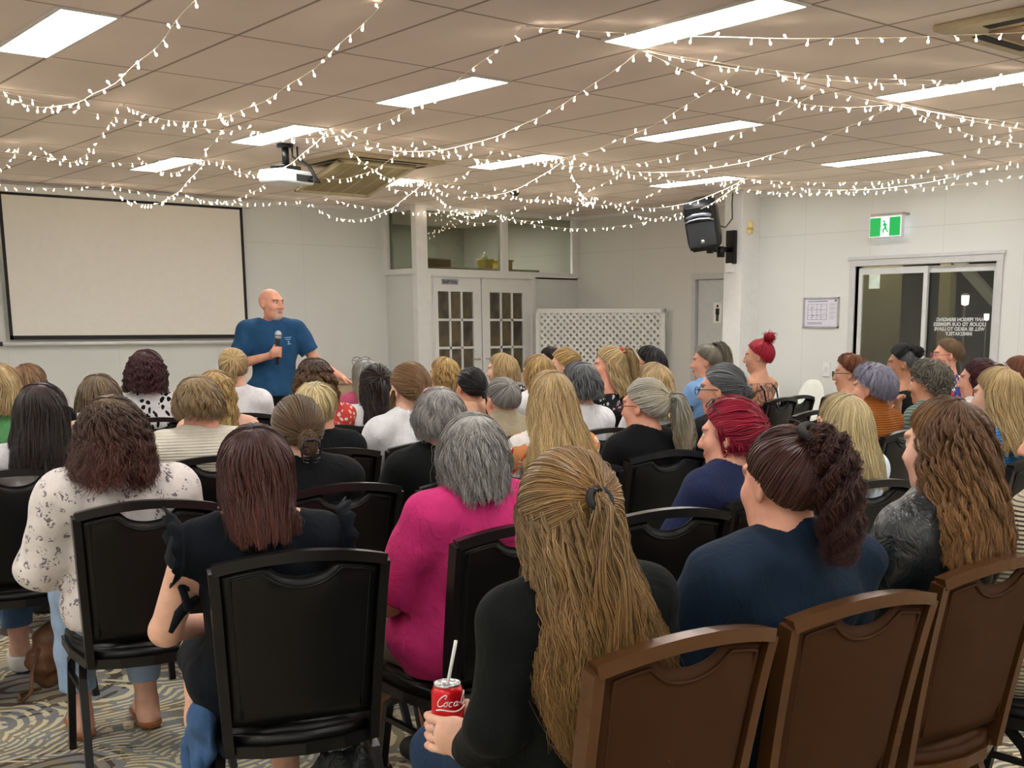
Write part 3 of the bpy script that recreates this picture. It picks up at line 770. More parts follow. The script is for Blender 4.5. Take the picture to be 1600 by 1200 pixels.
# ---- double doors with nine panes each
def pane_material():
    t = NT('reeded_dark_glass'); c = t.coord(); n = t.noise(t.scale(c, 1.6, 1, 1.2), 1.9, 2)
    t.base(t.ramp(n, [(.3, S(52, 48, 46)), (.45, S(84, 76, 66)), (.56, S(104, 92, 66)), (.7, S(66, 62, 66))])); t.set(Roughness=.22)
    x = t.n('ShaderNodeTexWave'); t.l(c, x.inputs[0]); x.inputs['Scale'].default_value = 26; t.bump(x.outputs['Fac'], .25, .004); return t.m
M_PANE = pane_material(); M_CHROME = mat('chrome', S(190, 190, 192), .18, 1.0, var=.02)
for di, (x0, x1) in enumerate(((5.76, 6.585), (6.60, 7.43))):
    d = empty('door_%d' % (di + 1), (x0, BY + .05, 0), 0, ('left white door of the pair, with staff plate', 'right white door of the pair, without plate')[di], 'door'); d['kind'] = 'structure'
    W = x1 - x0; gx0, gx1, gz0, gz1 = .13, W - .13, .78, 1.90; fb = MB()
    fb.box((0, -.03, .02), (gx0, .02, 2.09)).box((gx1, -.03, .02), (W, .02, 2.09)).box((gx0, -.03, gz1), (gx1, .02, 2.09)).box((gx0, -.03, .02), (gx1, .02, gz0))
    cw, chh = (gx1 - gx0) / 3, (gz1 - gz0) / 3
    for i in (1, 2): fb.box((gx0 + cw * i - .014, -.03, gz0), (gx0 + cw * i + .014, .02, gz1)).box((gx0, -.03, gz0 + chh * i - .016), (gx1, .02, gz0 + chh * i + .016))
    fb.build('door_frame', M_TRIM, d)
    for i in range(3):
        for j in range(3):
            MB().box((gx0 + cw * i + .014, -.012, gz0 + chh * j + .016), (gx0 + cw * (i + 1) - .014, -.006, gz0 + chh * (j + 1) - .016)).build('pane', M_PANE, d)
    hx = W - .06 if di == 0 else .06
    h = MB().tube([(hx, -.03, 1.0), (hx, -.07, 1.0), (hx + (-.1 if di == 0 else .1), -.075, 1.0)], .009, 8).build('handle', M_CHROME, d, True)
struct('trim_3', MB().box((5.70, BY - .025, 0), (5.76, BY + .02, 2.12), bev=.003).box((7.43, BY - .025, 0), (7.49, BY + .02, 2.12), bev=.003).box((5.7, BY - .024, 2.09), (7.49, BY + .02, 2.13), bev=.003), M_TRIM, 'white frame around the double doors')
pl = empty('door_plate', (6.08, BY + .018, 2.025), 0, 'small grey lettered plate high on the left store door', 'sign')
MB().box((-.13, -.008, -.035), (.13, 0, .035), bev=.002).build('plate', mat('grey_plate', S(150, 152, 158), .35), pl)
textmesh('Staff Only', .058, 'lettering', mat('black_ink', S(24, 24, 26), .5), pl, Matrix.Translation((0, -.0085, 0)) @ Matrix.Rotation(PI / 2, 4, 'X'), extrude=.0006, bold=.0012)
# things stored inside, seen through the transoms
t = empty('storage_shelf', (6.85, 8.86, 0), 0, 'tall storage unit whose timber box shows behind the transom glass', 'shelf')
MB().box((-1.0, -.18, 2.2), (.95, .18, 2.235), bev=.004).build('top', mat('store_top', S(176, 172, 160), .5), t)
MB().box((-1.0, -.17, 0), (.95, .17, 2.2)).build('cabinet', mat('store_cabinet', S(120, 110, 96), .5), t)
MB().box((-.98, -.15, 2.236), (-.55, .15, 2.33), bev=.004).build('timber_box', mat('honey_timber', S(150, 112, 56), .45, var=.1), t); MB().box((-1.0, -.17, 2.33), (-.53, .17, 2.35)).build('box_lid', M_TRIM, t)
for k, (x, w_) in enumerate(((6.97, .13), (7.26, .24))):
    c_ = empty('storage_tub', (x, 8.86, 2.236), 0, ('yellow tub with bottle behind the transom mullion', 'wide yellow tub with white pack behind right transom')[k], 'tub')
    MB().box((-w_ / 2, -.1, 0), (w_ / 2, .1, .13), bev=.01).build('tub_body', mat('yellow_plastic', S(186, 168, 58), .45), c_); MB().box((-w_ / 2 - .015, -.115, .11), (w_ / 2 + .015, .115, .13), bev=.004).build('rim', mat('yellow_plastic', S(186, 168, 58), .45), c_)
    MB().lathe([(.04, .12), (.04, .17), (.015, .20), (.015, .23)], 12).build('pack', M_TRIM, c_, True)

# ---- toilet door
d = empty('door_3', (8.31, TY0, 0), 0, 'grey-white toilet door partly behind the pier', 'door'); d['kind'] = 'structure'
MB().box((0, .03, .01), (.04, .80, 2.04)).build('door_leaf', mat('door_grey_white', S(205, 206, 208), .45, var=.02), d)
MB().box((-.05, -.05, 0), (.05, .02, 2.12), bev=.003).box((-.05, .81, 0), (.05, .88, 2.12), bev=.003).box((-.054, -.054, 2.046), (.054, .884, 2.118), bev=.003).build('door_frame', mat('frame_grey', S(196, 197, 198), .4, var=.02), d)
MB().tube([(0, .1, 1.0), (-.05, .1, 1.0), (-.055, .22, 1.0)], .009, 8).build('handle', M_CHROME, d, True)
sg = empty('toilet_sign', (8.305, 5.60, 1.62), 0, 'white plate with black standing man figure on the toilet door', 'sign')
MB().box((-.006, -.075, -.13), (0, .075, .13), bev=.002).build('plate', mat('sign_white', S(236, 236, 236), .35, var=.01), sg)
pb = MB().lathe([(.001, -.02), (.014, -.014), (.02, 0), (.014, .014), (.001, .02)], 12, Matrix.Translation((-.008, 0, .085)) @ Matrix.Diagonal((.15, 1, 1, 1)))
pb.box((-.010, -.032, -.02), (-.006, .032, .056), bev=.001).box((-.010, -.021, -.105), (-.006, -.003, .0)).box((-.010, .003, -.105), (-.006, .021, .0)).box((-.010, -.021, -.03), (-.006, .021, 0))
pb.build('figure', mat('black_ink', S(24, 24, 26), .5), sg)

# ---- sliding glass door and the dark outside
d = empty('door_4', (XR, 0, 0), 0, 'aluminium sliding glass door with mirrored white lettering', 'door'); d['kind'] = 'structure'
MB().box((-.02, DY0 - .07, 0), (.10, DY0, DZ + .08), bev=.004).box((-.02, DY1, 0), (.10, DY1 + .07, DZ + .08), bev=.004).box((-.024, DY0 - .074, DZ - .002), (.104, DY1 + .074, DZ + .07), bev=.004) \
    .box((-.035, DY0 - .09, DZ + .065), (-.001, DY1 + .09, DZ + .1), bev=.004).build('door_frame', mat('frame_grey', S(196, 197, 198), .4, var=.02), d)
G_DOOR = glass_material('door_glass', S(200, 202, 196), .10)
for k, (y0, y1, x) in enumerate(((2.13, 3.0, .03), (DY0 + .01, 2.19, .065))):
    s_ = empty('sliding_panel', (x, 0, 0)); s_.parent = d
    MB().box((-.016, y0, .02), (.016, y0 + .05, DZ - .02), bev=.003).box((-.016, y1 - .05, .02), (.016, y1, DZ - .02), bev=.003).box((-.0145, y0 + .048, DZ - .09), (.0145, y1 - .048, DZ - .02)).box((-.0145, y0 + .048, .02), (.0145, y1 - .048, .1)).build('panel_frame', M_ALU, s_)
    MB().box((-.003, y0 + .05, .1), (.003, y1 - .05, DZ - .09)).build('glass', G_DOOR, s_)
    if k == 1:
        textmesh('ANY PERSON BRINGING\nLIQUOR TO OUR PREMISES\nWILL BE ASKED TO LEAVE\nIMMEDIATELY', .050, 'lettering', mat('vinyl_white', S(196, 200, 200), .6), s_,
                 Matrix.Translation((-.006, 1.755, 1.46)) @ Matrix.Rotation(-PI / 2, 4, 'Z') @ Matrix.Rotation(PI / 2, 4, 'X'), extrude=.0005, bold=.0016, mirror=True, space=.95)
    else:
        MB().box((-.006, 2.73, 1.86), (-.003, 2.87, 2.02)).build('notice_sticker', mat('pale_sticker', S(206, 222, 210), .5), s_)
struct('exterior_ground', MB().box((7.9, -4, -.06), (12, 4.6, -.005)), mat('dark_paving', S(60, 58, 54), .8))
struct('exterior_wall', MB().box((7.915, 3.12, 0), (8.75, 3.22, 2.9)), mat('exterior_render', S(150, 142, 112), .8), 'beige outside wall seen through the left door pane')
struct('exterior_fence', MB().box((8.76, 3.6, 0), (11.9, 3.7, 2.6)), mat('exterior_grey', S(96, 94, 90), .8), 'grey outside wall beyond the beige wall')
pg = empty('pergola', (9.3, 2.0, 0), 0, 'dark pergola with slanting brace outside the sliding door', 'pergola')
M_PG = mat('pergola_paint', S(120, 122, 116), .6)
MB().box((-.06, .80, 0), (.06, .95, 2.9)).build('post', mat('pergola_post', S(170, 160, 120), .7), pg); MB().box((-.06, -2.6, 0), (.06, -2.48, 2.9)).build('post', M_PG, pg)
MB().box((-.06, -3, 2.75), (.06, 1, 2.9)).build('beam', M_PG, pg); MB().tube([(-.05, .95, 2.42), (-.05, -.3, 1.25)], (.05, .05), flat=(1, 0, 0)).build('brace', M_PG, pg)
for k, (y, z) in enumerate(((2.19, 1.74), (1.92, 1.56))):
    lp = empty('outdoor_lamp', (8.6, y, z), 0, ('larger glowing outdoor lamp high beyond the glass', 'small glowing outdoor lamp lower beyond the glass')[k], 'lamp')
    MB().lathe([(.02, .1), (.07, .08), (.07, .07)], 12).build('cap', M_PG, lp, True); MB().tube([(0, 0, -.07), (0, 0, -z / (.5 if k else .75) - .004)], .018, 8).build('pole', M_PG, lp, True); MB().lathe([(.001, -.08), (.05, -.06), (.055, .0), (.055, .07)], 12).build('shade', emit('outdoor_glow', (1, .9, .85, 1), 6 if k == 0 else 5), lp, True)
    lp.scale = (.5, .5, .5) if k else (.75, .75, .75)

# ---------------------------------------------------------------- wall things
M_BLACK = mat('black_plastic', S(30, 30, 32), .42, var=.05); M_BLACKM = mat('black_metal', S(22, 22, 24), .35, .4)
ps = empty('projection_screen', (2.155, YF - .07, 2.085), 0, 'wide white projection screen with black border on the front wall', 'screen')
SWx, SHz = 1.38, .79
MB().box((-SWx, -.006, -SHz), (SWx, .006, SHz)).build('screen_cloth', mat('screen_white', S(228, 224, 216), .8, var=.01), ps)
MB().box((-SWx, -.009, SHz - .028), (SWx, -.006, SHz)).box((-SWx, -.009, -SHz), (SWx, -.006, -SHz + .045)).box((-SWx, -.009, -SHz), (-SWx + .035, -.006, SHz)).box((SWx - .035, -.009, -SHz), (SWx, -.006, SHz)).build('border', mat('screen_black', S(22, 20, 24), .7), ps)
MB().tube([(-SWx - .09, .0, -SHz - .045), (SWx + .09, 0, -SHz - .045)], .02, 12).build('weight_bar', M_TRIM, ps, True)
MB().box((-SWx - .12, -.03, SHz), (SWx + .12, .06, SHz + .085), bev=.01).build('housing', M_TRIM, ps)
for s in (-1, 1): MB().tube([(s * (SWx + .08), 0, -SHz - .045), (s * (SWx + .12), 0, -SHz - .045)], .024, 10).build('end_cap', M_BLACK, ps, True)
for (x, z, w_, lab) in ((.92, .60, .2, 'white power outlet plate low on wall under screen'),):
    so = empty('wall_outlet', (x, YF, z), 0, lab, 'outlet'); MB().box((-.09, -.012, -.05), (.09, 0, .05), bev=.004).build('plate', M_TRIM, so); MB().box((-.06, -.016, -.02), (-.01, -.012, .02)).build('socket', M_ALU, so); MB().box((.01, -.016, -.02), (.06, -.012, .02)).build('socket', M_ALU, so)
wb = empty('wall_panel', (.60, YF, 1.72), 0, 'pale control box on the wall left of the screen', 'box'); MB().box((-.12, -.03, -.09), (.12, 0, .09), bev=.006).build('cover', M_ALU, wb)
# exit sign
ex = empty('exit_sign', (7.66, 2.57, 2.485), 0, 'green and white lit exit sign with running man', 'sign')
MB().box((-.03, -.20, -.105), (.03, .20, .115), bev=.006).build('housing', M_TRIM, ex)
for s in (1, -1):
    X = -.031 * s if s == 1 else .031
    MB().box((min(X, X - .002 * s), -.195, -.1), (max(X, X - .002 * s), .195, .1)).build('lit_face', emit('exit_white', (.85, .93, 1, 1), .9), ex)
MG = emit('exit_green', S(0, 190, 84), .85); MG.node_tree.nodes['Principled BSDF'].inputs['Base Color'].default_value = (0, .05, .015, 1)
MB().box((-.0365, .055, -.095), (-.0335, .19, .095)).build('green_panel', MG, ex); MB().box((-.0365, -.19, -.095), (-.0335, -.055, .095)).build('green_panel', MG, ex)
rm = MB().lathe([(.001, -.013), (.011, -.006), (.011, .006), (.001, .013)], 10, Matrix.Translation((-.036, .012, .055)))
for a, b_, r in (((.008, .038), (-.008, -.01), .012), ((-.008, -.01), (.022, -.03), .008), ((.022, -.03), (.018, -.062), .007), ((-.008, -.01), (-.022, -.038), .008), ((-.022, -.038), (-.044, -.055), .007), ((.006, .03), (.032, .018), .006), ((.004, .03), (-.022, .022), .006), ((-.022, .022), (-.03, .0), .005)):
    rm.tube([(-.036, a[0], a[1]), (-.036, b_[0], b_[1])], r, 8)
rm.build('running_man', MG, ex, True)
MB().box((-.02, -.2, .115), (.11, .2, .14), bev=.004).build('mounting_bar', mat('bar_grey', S(170, 160, 150), .4), ex)
# evacuation plan
ev = empty('evacuation_plan', (XR, 3.485, 1.61), 0, 'silver framed evacuation plan beside the sliding door', 'sign')
MB().box((-.02, -.25, -.17), (0, .25, -.15), bev=.002).box((-.02, -.25, .15), (0, .25, .17), bev=.002).box((-.02, -.25, -.17), (0, -.23, .17), bev=.002).box((-.02, .23, -.17), (0, .25, .17), bev=.002).build('frame', mat('silver_frame', S(186, 190, 196), .3, .6), ev)
MB().box((-.01, -.235, -.155), (-.002, .235, .155)).build('paper', mat('plan_paper', S(214, 214, 226), .5, var=.01), ev)
pb = MB(); rr = random.Random(4); bx = lambda y0, z0, y1, z1: pb.box((-.0115, min(y0, y1), min(z0, z1)), (-.010, max(y0, y1), max(z0, z1)))
for z in (.09, .03, -.03, -.08): bx(.19, z, -.08, z + .003)
for y in (.19, .13, .06, .0, -.08): bx(y, -.08, y - .003, .093)
for k in range(14): y, z = rr.uniform(-.05, .17), rr.uniform(-.07, .08); bx(y, z, y - .018, z + .004)
for z in (.09, .045, .0, -.05): bx(-.12, z, -.2, z + .004); bx(-.12, z - .02, -.18, z - .017)
for z in (-.115, -.128): bx(.19, z, -.02, z + .005)
bx(.19, .12, -.09, .128); bx(-.19, .12, -.215, .142)
pb.build('plan_drawing', mat('plan_ink', S(96, 92, 140), .5), ev)
sw = empty('light_switch', (XR, 3.38, .98), 0, 'white wall switch plate below the evacuation plan', 'switch'); MB().box((-.012, -.05, -.08), (0, .05, .08), bev=.003).build('plate', M_TRIM, sw); MB().box((-.018, -.02, -.03), (-.012, .02, .03), bev=.002).build('rocker', M_ALU, sw)
se = empty('motion_sensor', (7.60, 4.44, 2.58), 0, 'cream motion sensor on the side of the pier', 'sensor'); MB().lathe([(.03, -.075), (.04, -.05), (.04, .05), (.03, .075)], 12).build('body', mat('aged_cream', S(222, 200, 140), .4), se, True); MB().lathe([(.02, -.04), (.045, -.03), (.045, 0), (.02, .01)], 12).build('lens', mat('aged_cream_lens', S(206, 178, 96), .3), se, True)
jb = empty('junction_box', (7.47, 4.60, 2.13), 0, 'small white box on the pier under the speaker bracket', 'box'); MB().box((-.05, -.055, -.055), (.01, .055, .055), bev=.006).build('cover', M_TRIM, jb)
# loudspeaker on bracket
br = empty('speaker_bracket', (7.47, 4.58, 2.36), 0, 'black swivel wall bracket holding the loudspeaker', 'bracket')
MB().box((-.05, -.07, -.19), (0, .07, .19), bev=.008).build('wall_plate', M_BLACKM, br)
MB().tube([(-.05, 0, -.03), (-.20, 0, -.03), (-.22, .01, -.04), (-.34, .03, -.03)], .03, 10).build('arm', M_BLACKM, br, True)
MB().lathe([(.045, -.06), (.05, 0), (.045, .06)], 12, Matrix.Translation((-.2, 0, -.06))).build('joint', M_BLACKM, br, True); MB().lathe([(.04, -.05), (.05, .02), (.035, .10)], 12, Matrix.Translation((-.35, .03, -.03))).build('joint', M_BLACKM, br, True)
sp_ = empty('loudspeaker', (7.08, 4.60, 2.33), 0, 'black loudspeaker tilted down on the pier bracket', 'speaker')
sp_.rotation_euler = (Matrix.Rotation(rad(-60), 4, 'Z') @ Matrix.Rotation(rad(13), 4, 'X') @ Matrix.Rotation(rad(-7), 4, 'Y')).to_euler(); sp_.scale = (1.1, 1.1, 1.06)
bm = bmesh.new(); cs = [bm.verts.new(p) for z, f_ in ((0, .85), (.08, 1), (.46, 1), (.54, .8)) for p in ((-.17 * f_, -.15, z), (.17 * f_, -.15, z), (.13 * f_, .15, z), (-.13 * f_, .15, z))]
for k in range(3):
    for j in range(4): bm.faces.new([cs[k * 4 + j], cs[k * 4 + (j + 1) % 4], cs[k * 4 + 4 + (j + 1) % 4], cs[k * 4 + 4 + j]])
bm.faces.new(cs[3::-1]); bm.faces.new(cs[12:]); bmesh.ops.bevel(bm, geom=bm.edges[:], offset=.018, segments=2, affect='EDGES'); MB().bm(bm).build('cabinet', M_BLACK, sp_, True)
MB().box((-.15, -.158, .05), (.15, -.150, .31), bev=.01).build('grille', mat('speaker_grille', S(44, 46, 50), .5, .3, bump=.6, bscale=400), sp_)
hb = MB(); hb.box((-.14, -.154, .34), (.14, -.148, .47), bev=.01); hb.build('horn_mouth', mat('horn_black', S(12, 12, 14), .3), sp_)
hb = MB().tube([(-.15, -.165, .315), (-.1, -.175, .335), (0, -.18, .345), (.1, -.175, .335), (.15, -.165, .315)], .010, 8); hb.build('trim_arc', mat('horn_silver', S(150, 155, 165), .3, .5), sp_, True)
hb = MB().tube([(-.13, -.155, .36), (-.05, -.172, .385), (.05, -.172, .385), (.13, -.155, .36)], .02, 8); hb.build('horn_lip', mat('horn_sheen', S(120, 126, 138), .25, .4), sp_, True)
MB().lathe([(.022, 0), (.022, .004)], 16, Matrix.Translation((0, -.158, .10)) @ Matrix.Rotation(PI / 2, 4, 'X')).build('badge', mat('badge_silver', S(180, 180, 184), .3, .6), sp_, True)
cb = MB().tube([(7.25, 4.62, 2.60), (7.36, 4.6, 2.58), (7.43, 4.56, 2.68), (7.42, 4.56, 2.85), (7.44, 4.57, 2.98)], .008, 6).build('speaker_cable', M_BLACK, None, True); tag(cb, 'thin black cable looping from loudspeaker up to the ceiling', 'cable')
# lattice screen
A, B = Vector((7.30, 8.12, 0)), Vector((8.16, 6.42, 0)); Lw = (B - A).length; ang = math.atan2(B.y - A.y, B.x - A.x)
la = empty('lattice_screen', A, ang, 'white freestanding lattice panel in front of the far right wall', 'screen')
MB().box((0, -.02, .08), (.06, .02, 1.68), bev=.003).box((Lw - .06, -.02, .08), (Lw, .02, 1.68), bev=.003).box((0, -.02, 1.62), (Lw, .02, 1.68), bev=.003).box((0, -.02, .08), (Lw, .02, .14), bev=.003).build('frame', M_TRIM, la)
lb = MB(); x0, x1, z0, z1 = .05, Lw - .05, .13, 1.63; stp = .098
for sgn in (1, -1):
    c = -3.0
    while c < 4:
        pts = []
        a0 = max(x0, (c + z0 * 1) if sgn == 1 else (c - z1)); a1 = min(x1, (c + z1) if sgn == 1 else (c - z0))
        if a1 - a0 > .02:
            za, zb = (a0 - c, a1 - c) if sgn == 1 else (c - a0, c - a1)
            lb.tube([(a0, .004 * sgn, za), (a1, .004 * sgn, zb)], (.004, .021), flat=(0, 0, 1)) if 0 else lb.tube([(a0, .004 * sgn, za), (a1, .004 * sgn, zb)], (.0155, .004), flat=(0, 1, 0))
        c += stp
lb.build('lattice_slats', M_TRIM, la)
for x in (.15, Lw - .15): MB().box((x - .02, -.2, 0), (x + .02, .2, .08), bev=.004).build('foot', M_TRIM, la)
# small timber table by the front wall
tb = empty('side_table', (4.75, 8.75, 0), 0, 'small timber side table by the front wall', 'table')
M_OAK = mat('pale_timber', S(190, 160, 124), .45, var=.08); MB().box((-.5, -.25, .72), (.5, .25, .76), bev=.006).build('tabletop', M_OAK, tb); MB().box((-.46, -.21, .30), (.46, .21, .72), bev=.004).build('apron', mat('timber_panel', S(178, 152, 126), .5), tb)
for sx in (-1, 1):
    for sy in (-1, 1): MB().box((sx * .44 - .025, sy * .19 - .025, 0), (sx * .44 + .025, sy * .19 + .025, .72)).build('leg', M_OAK, tb)
# white plastic chairs along the right wall
def plastic_chair(x, y, rz, lab):
    M = mat('white_plastic', S(226, 228, 222), .4, var=.015); c = empty('plastic_chair', (x, y, 0), rz, lab, 'chair', 'white plastic chairs by the right wall')
    v = []; f = []; n, m_ = 13, 9
    for i in range(n):
        u = -1 + 2 * i / (n - 1)
        for j in range(m_):
            w_ = j / (m_ - 1); top = .42 + .46 * math.sqrt(max(0, 1 - (abs(u) * .92) ** 3.2)); z = .42 + (top - .42) * w_
            v.append((u * (.21 - .02 * w_), -.2 - .07 * w_ + .05 * u * u, z))
    f = [(i * m_ + j, (i + 1) * m_ + j, (i + 1) * m_ + j + 1, i * m_ + j + 1) for i in range(n - 1) for j in range(m_ - 1)]
    o = MB().add(v, f).build('backrest', M, c, True); md = o.modifiers.new('s', 'SOLIDIFY'); md.thickness = .012
    MB().box((-.22, -.2, .41), (.22, .22, .435), bev=.01).build('seat', M, c)
    for sx in (-1, 1):
        for sy in (-1, 1): MB().tube([(sx * .19, sy * .18, .42), (sx * .23, sy * .23, 0)], [.022, .014], 8).build('leg', M, c, True)
    return c
plastic_chair(7.20, 3.92, rad(100), 'white plastic chair nearest the pier'); plastic_chair(7.2, 3.30, rad(92), 'white plastic chair below the wall switch'); plastic_chair(7.2, 2.75, rad(85), 'white plastic chair beside the sliding door')

# ---------------------------------------------------------------- ceiling things
M_LAMP = emit('fluorescent_diffuser', (1.0, .99, .965, 1), 24); M_LFR = mat('fixture_frame', S(215, 212, 205), .5, var=.02)
def panel_light(x, y, lab):
    f = empty('ceiling_light', (x, y, CE), 0, lab, 'ceiling light', 'fluorescent ceiling lights')
    MB().box((-.15, -.6, -.012), (-.132, .6, 0)).box((.132, -.6, -.012), (.15, .6, 0)).box((-.132, -.6, -.012), (.132, -.582, 0)).box((-.132, .582, -.012), (.132, .6, 0)).build('frame', M_LFR, f)
    MB().box((-.132, -.582, -.009), (.132, .582, -.004)).build('diffuser', M_LAMP, f)
LL = {(-.75, 1.8): 'lit ceiling panel at upper left corner over the front rows', (1.65, -.6): 'large lit ceiling panel nearest overhead, top centre right', (1.65, 1.8): 'lit ceiling panel in the middle of the hanging light strings',
      (1.65, 4.2): 'lit ceiling panel just above the projector', (1.65, 6.6): 'lit ceiling panel above the screen, left of the projector', (4.05, -.6): 'long lit ceiling panel at the right edge below the vent',
      (4.05, 1.8): 'lit ceiling panel over the middle right rows', (4.05, 4.2): 'lit ceiling panel right of the lowered vent grille', (4.05, 6.6): 'lit ceiling panel partly hidden by the lowered vent grille',
      (6.45, 1.8): 'lit ceiling panel near the right wall above exit sign', (6.45, 4.2): 'lit ceiling panel just above the wall loudspeaker'}
for gx in (-5.55, -3.15, -.75, 1.65, 4.05, 6.45):
    for gy in (-7.8, -5.4, -3.0, -.6, 1.8, 4.2, 6.6):
        if (gx, gy) in LL: panel_light(gx, gy, LL[(gx, gy)])
        elif gy < 4 or gx < -3: panel_light(gx, gy, 'lit ceiling panel outside the photo frame')
# ceiling vents
M_VENT = mat('vent_tan', S(186, 170, 140), .55, var=.04); M_SLOT = mat('slot_dark', S(30, 22, 18), .8)
vt = empty('ceiling_vent', (3.05, 5.15, CE), 0, 'square ceiling air vent with its grille hanging open', 'vent')
MB().box((-.5, -.52, -.03), (.5, -.30, 0), bev=.006).box((-.5, .40, -.03), (.5, .55, 0), bev=.006).box((-.5, -.30, -.03), (-.36, .4, 0), bev=.006).box((.36, -.3, -.03), (.5, .4, 0), bev=.006).build('surround', M_VENT, vt)
MB().box((-.36, -.30, -.008), (.36, .40, -.003)).box((-.36, -.44, -.034), (.36, -.38, -.029)).box((-.46, -.25, -.034), (-.41, .35, -.029)).box((.41, -.25, -.034), (.46, .35, -.029)).build('slots', M_SLOT, vt)
g = MB(); MT = Matrix.Translation((-.06, -.26, -.03)) @ Matrix.Rotation(rad(-12), 4, 'X')
g.box((-.40, 0, -.015), (.40, .95, 0), MT)
gr = g.build('hanging_grille', mat('grille_olive', S(156, 142, 106), .6, var=.03), vt)
g2 = MB().box((-.40, 0, -.03), (-.36, .95, -.012), MT).box((.36, 0, -.03), (.40, .95, -.012), MT).box((-.40, 0, -.03), (.40, .04, -.012), MT).box((-.40, .91, -.03), (.40, .95, -.012), MT)
g2.build('grille_frame', mat('grille_rim', S(196, 182, 148), .5), gr); g3 = MB()
for k in range(1, 5): g3.box((-.36 + .144 * k - .004, .04, -.02), (-.36 + .144 * k + .004, .91, -.012), MT)
g3.build('grille_ribs', mat('grille_rim', S(196, 182, 148), .5), gr)
v2 = empty('ceiling_vent', (3.05, -1.83, CE), 0, 'square air conditioning vent at the top right corner', 'vent')
MB().box((-.48, -.48, -.035), (.48, .48, 0), bev=.012).build('surround', M_VENT, v2)
MB().box((-.28, -.28, -.05), (.28, .28, -.034), bev=.006).build('centre_panel', mat('vent_centre', S(150, 118, 90), .6), v2)
sb = MB()
for a in range(4): sb.box((-.24, .335, -.038), (.24, .40, -.0345), Matrix.Rotation(a * PI / 2, 4, 'Z'))
sb.build('air_slots', M_SLOT, v2)
sd = empty('smoke_detector', (5.6, 6.3, CE), 0, 'small round smoke detector on the ceiling', 'detector'); MB().lathe([(.06, 0), (.055, -.03), (.03, -.05)], 16).build('body', mat('detector_dark', S(70, 60, 54), .5), sd, True)
# projector
pj = empty('projector', (1.93, 4.63, 2.66), rad(18), 'white projector hanging from a dark ceiling mount', 'projector')
MB().box((-.19, -.14, 0), (.19, .14, .11), bev=.018).build('body', mat('projector_white', S(222, 228, 230), .35, var=.01), pj)
MB().lathe([(.045, 0), (.045, .03), (.038, .035)], 20, Matrix.Translation((.08, .14, .05)) @ Matrix.Rotation(-PI / 2, 4, 'X')).build('lens', mat('lens_black', S(16, 16, 20), .1), pj, True)
MB().box((-.02, -.1455, .02), (.17, -.14, .075)).build('connector_panel', M_BLACK, pj)
MB().box((-.1, -.08, .115), (.1, .08, .15), bev=.006).box((-.16, -.02, .11), (.16, .02, .13)).build('mount_plate', M_BLACKM, pj); MB().tube([(0, 0, .14), (0, 0, CE - 2.66)], .03, 12).build('mount_pole', M_BLACKM, pj, True)
MB().lathe([(.07, CE - 2.66 - .03), (.07, CE - 2.66 - .002)], 16).build('ceiling_plate', M_BLACKM, pj, True)
for k, (a, b_) in enumerate(((.15, .03), (.12, -.03))): MB().tube([(a, -.15, .05), (a + .05, -.19, .02), (a + .04, -.1, .16), (.13 + b_, .02, .24), (.11 + b_, .0, CE - 2.66 - .005)], .009, 6).build('cable', M_BLACK, pj, True)
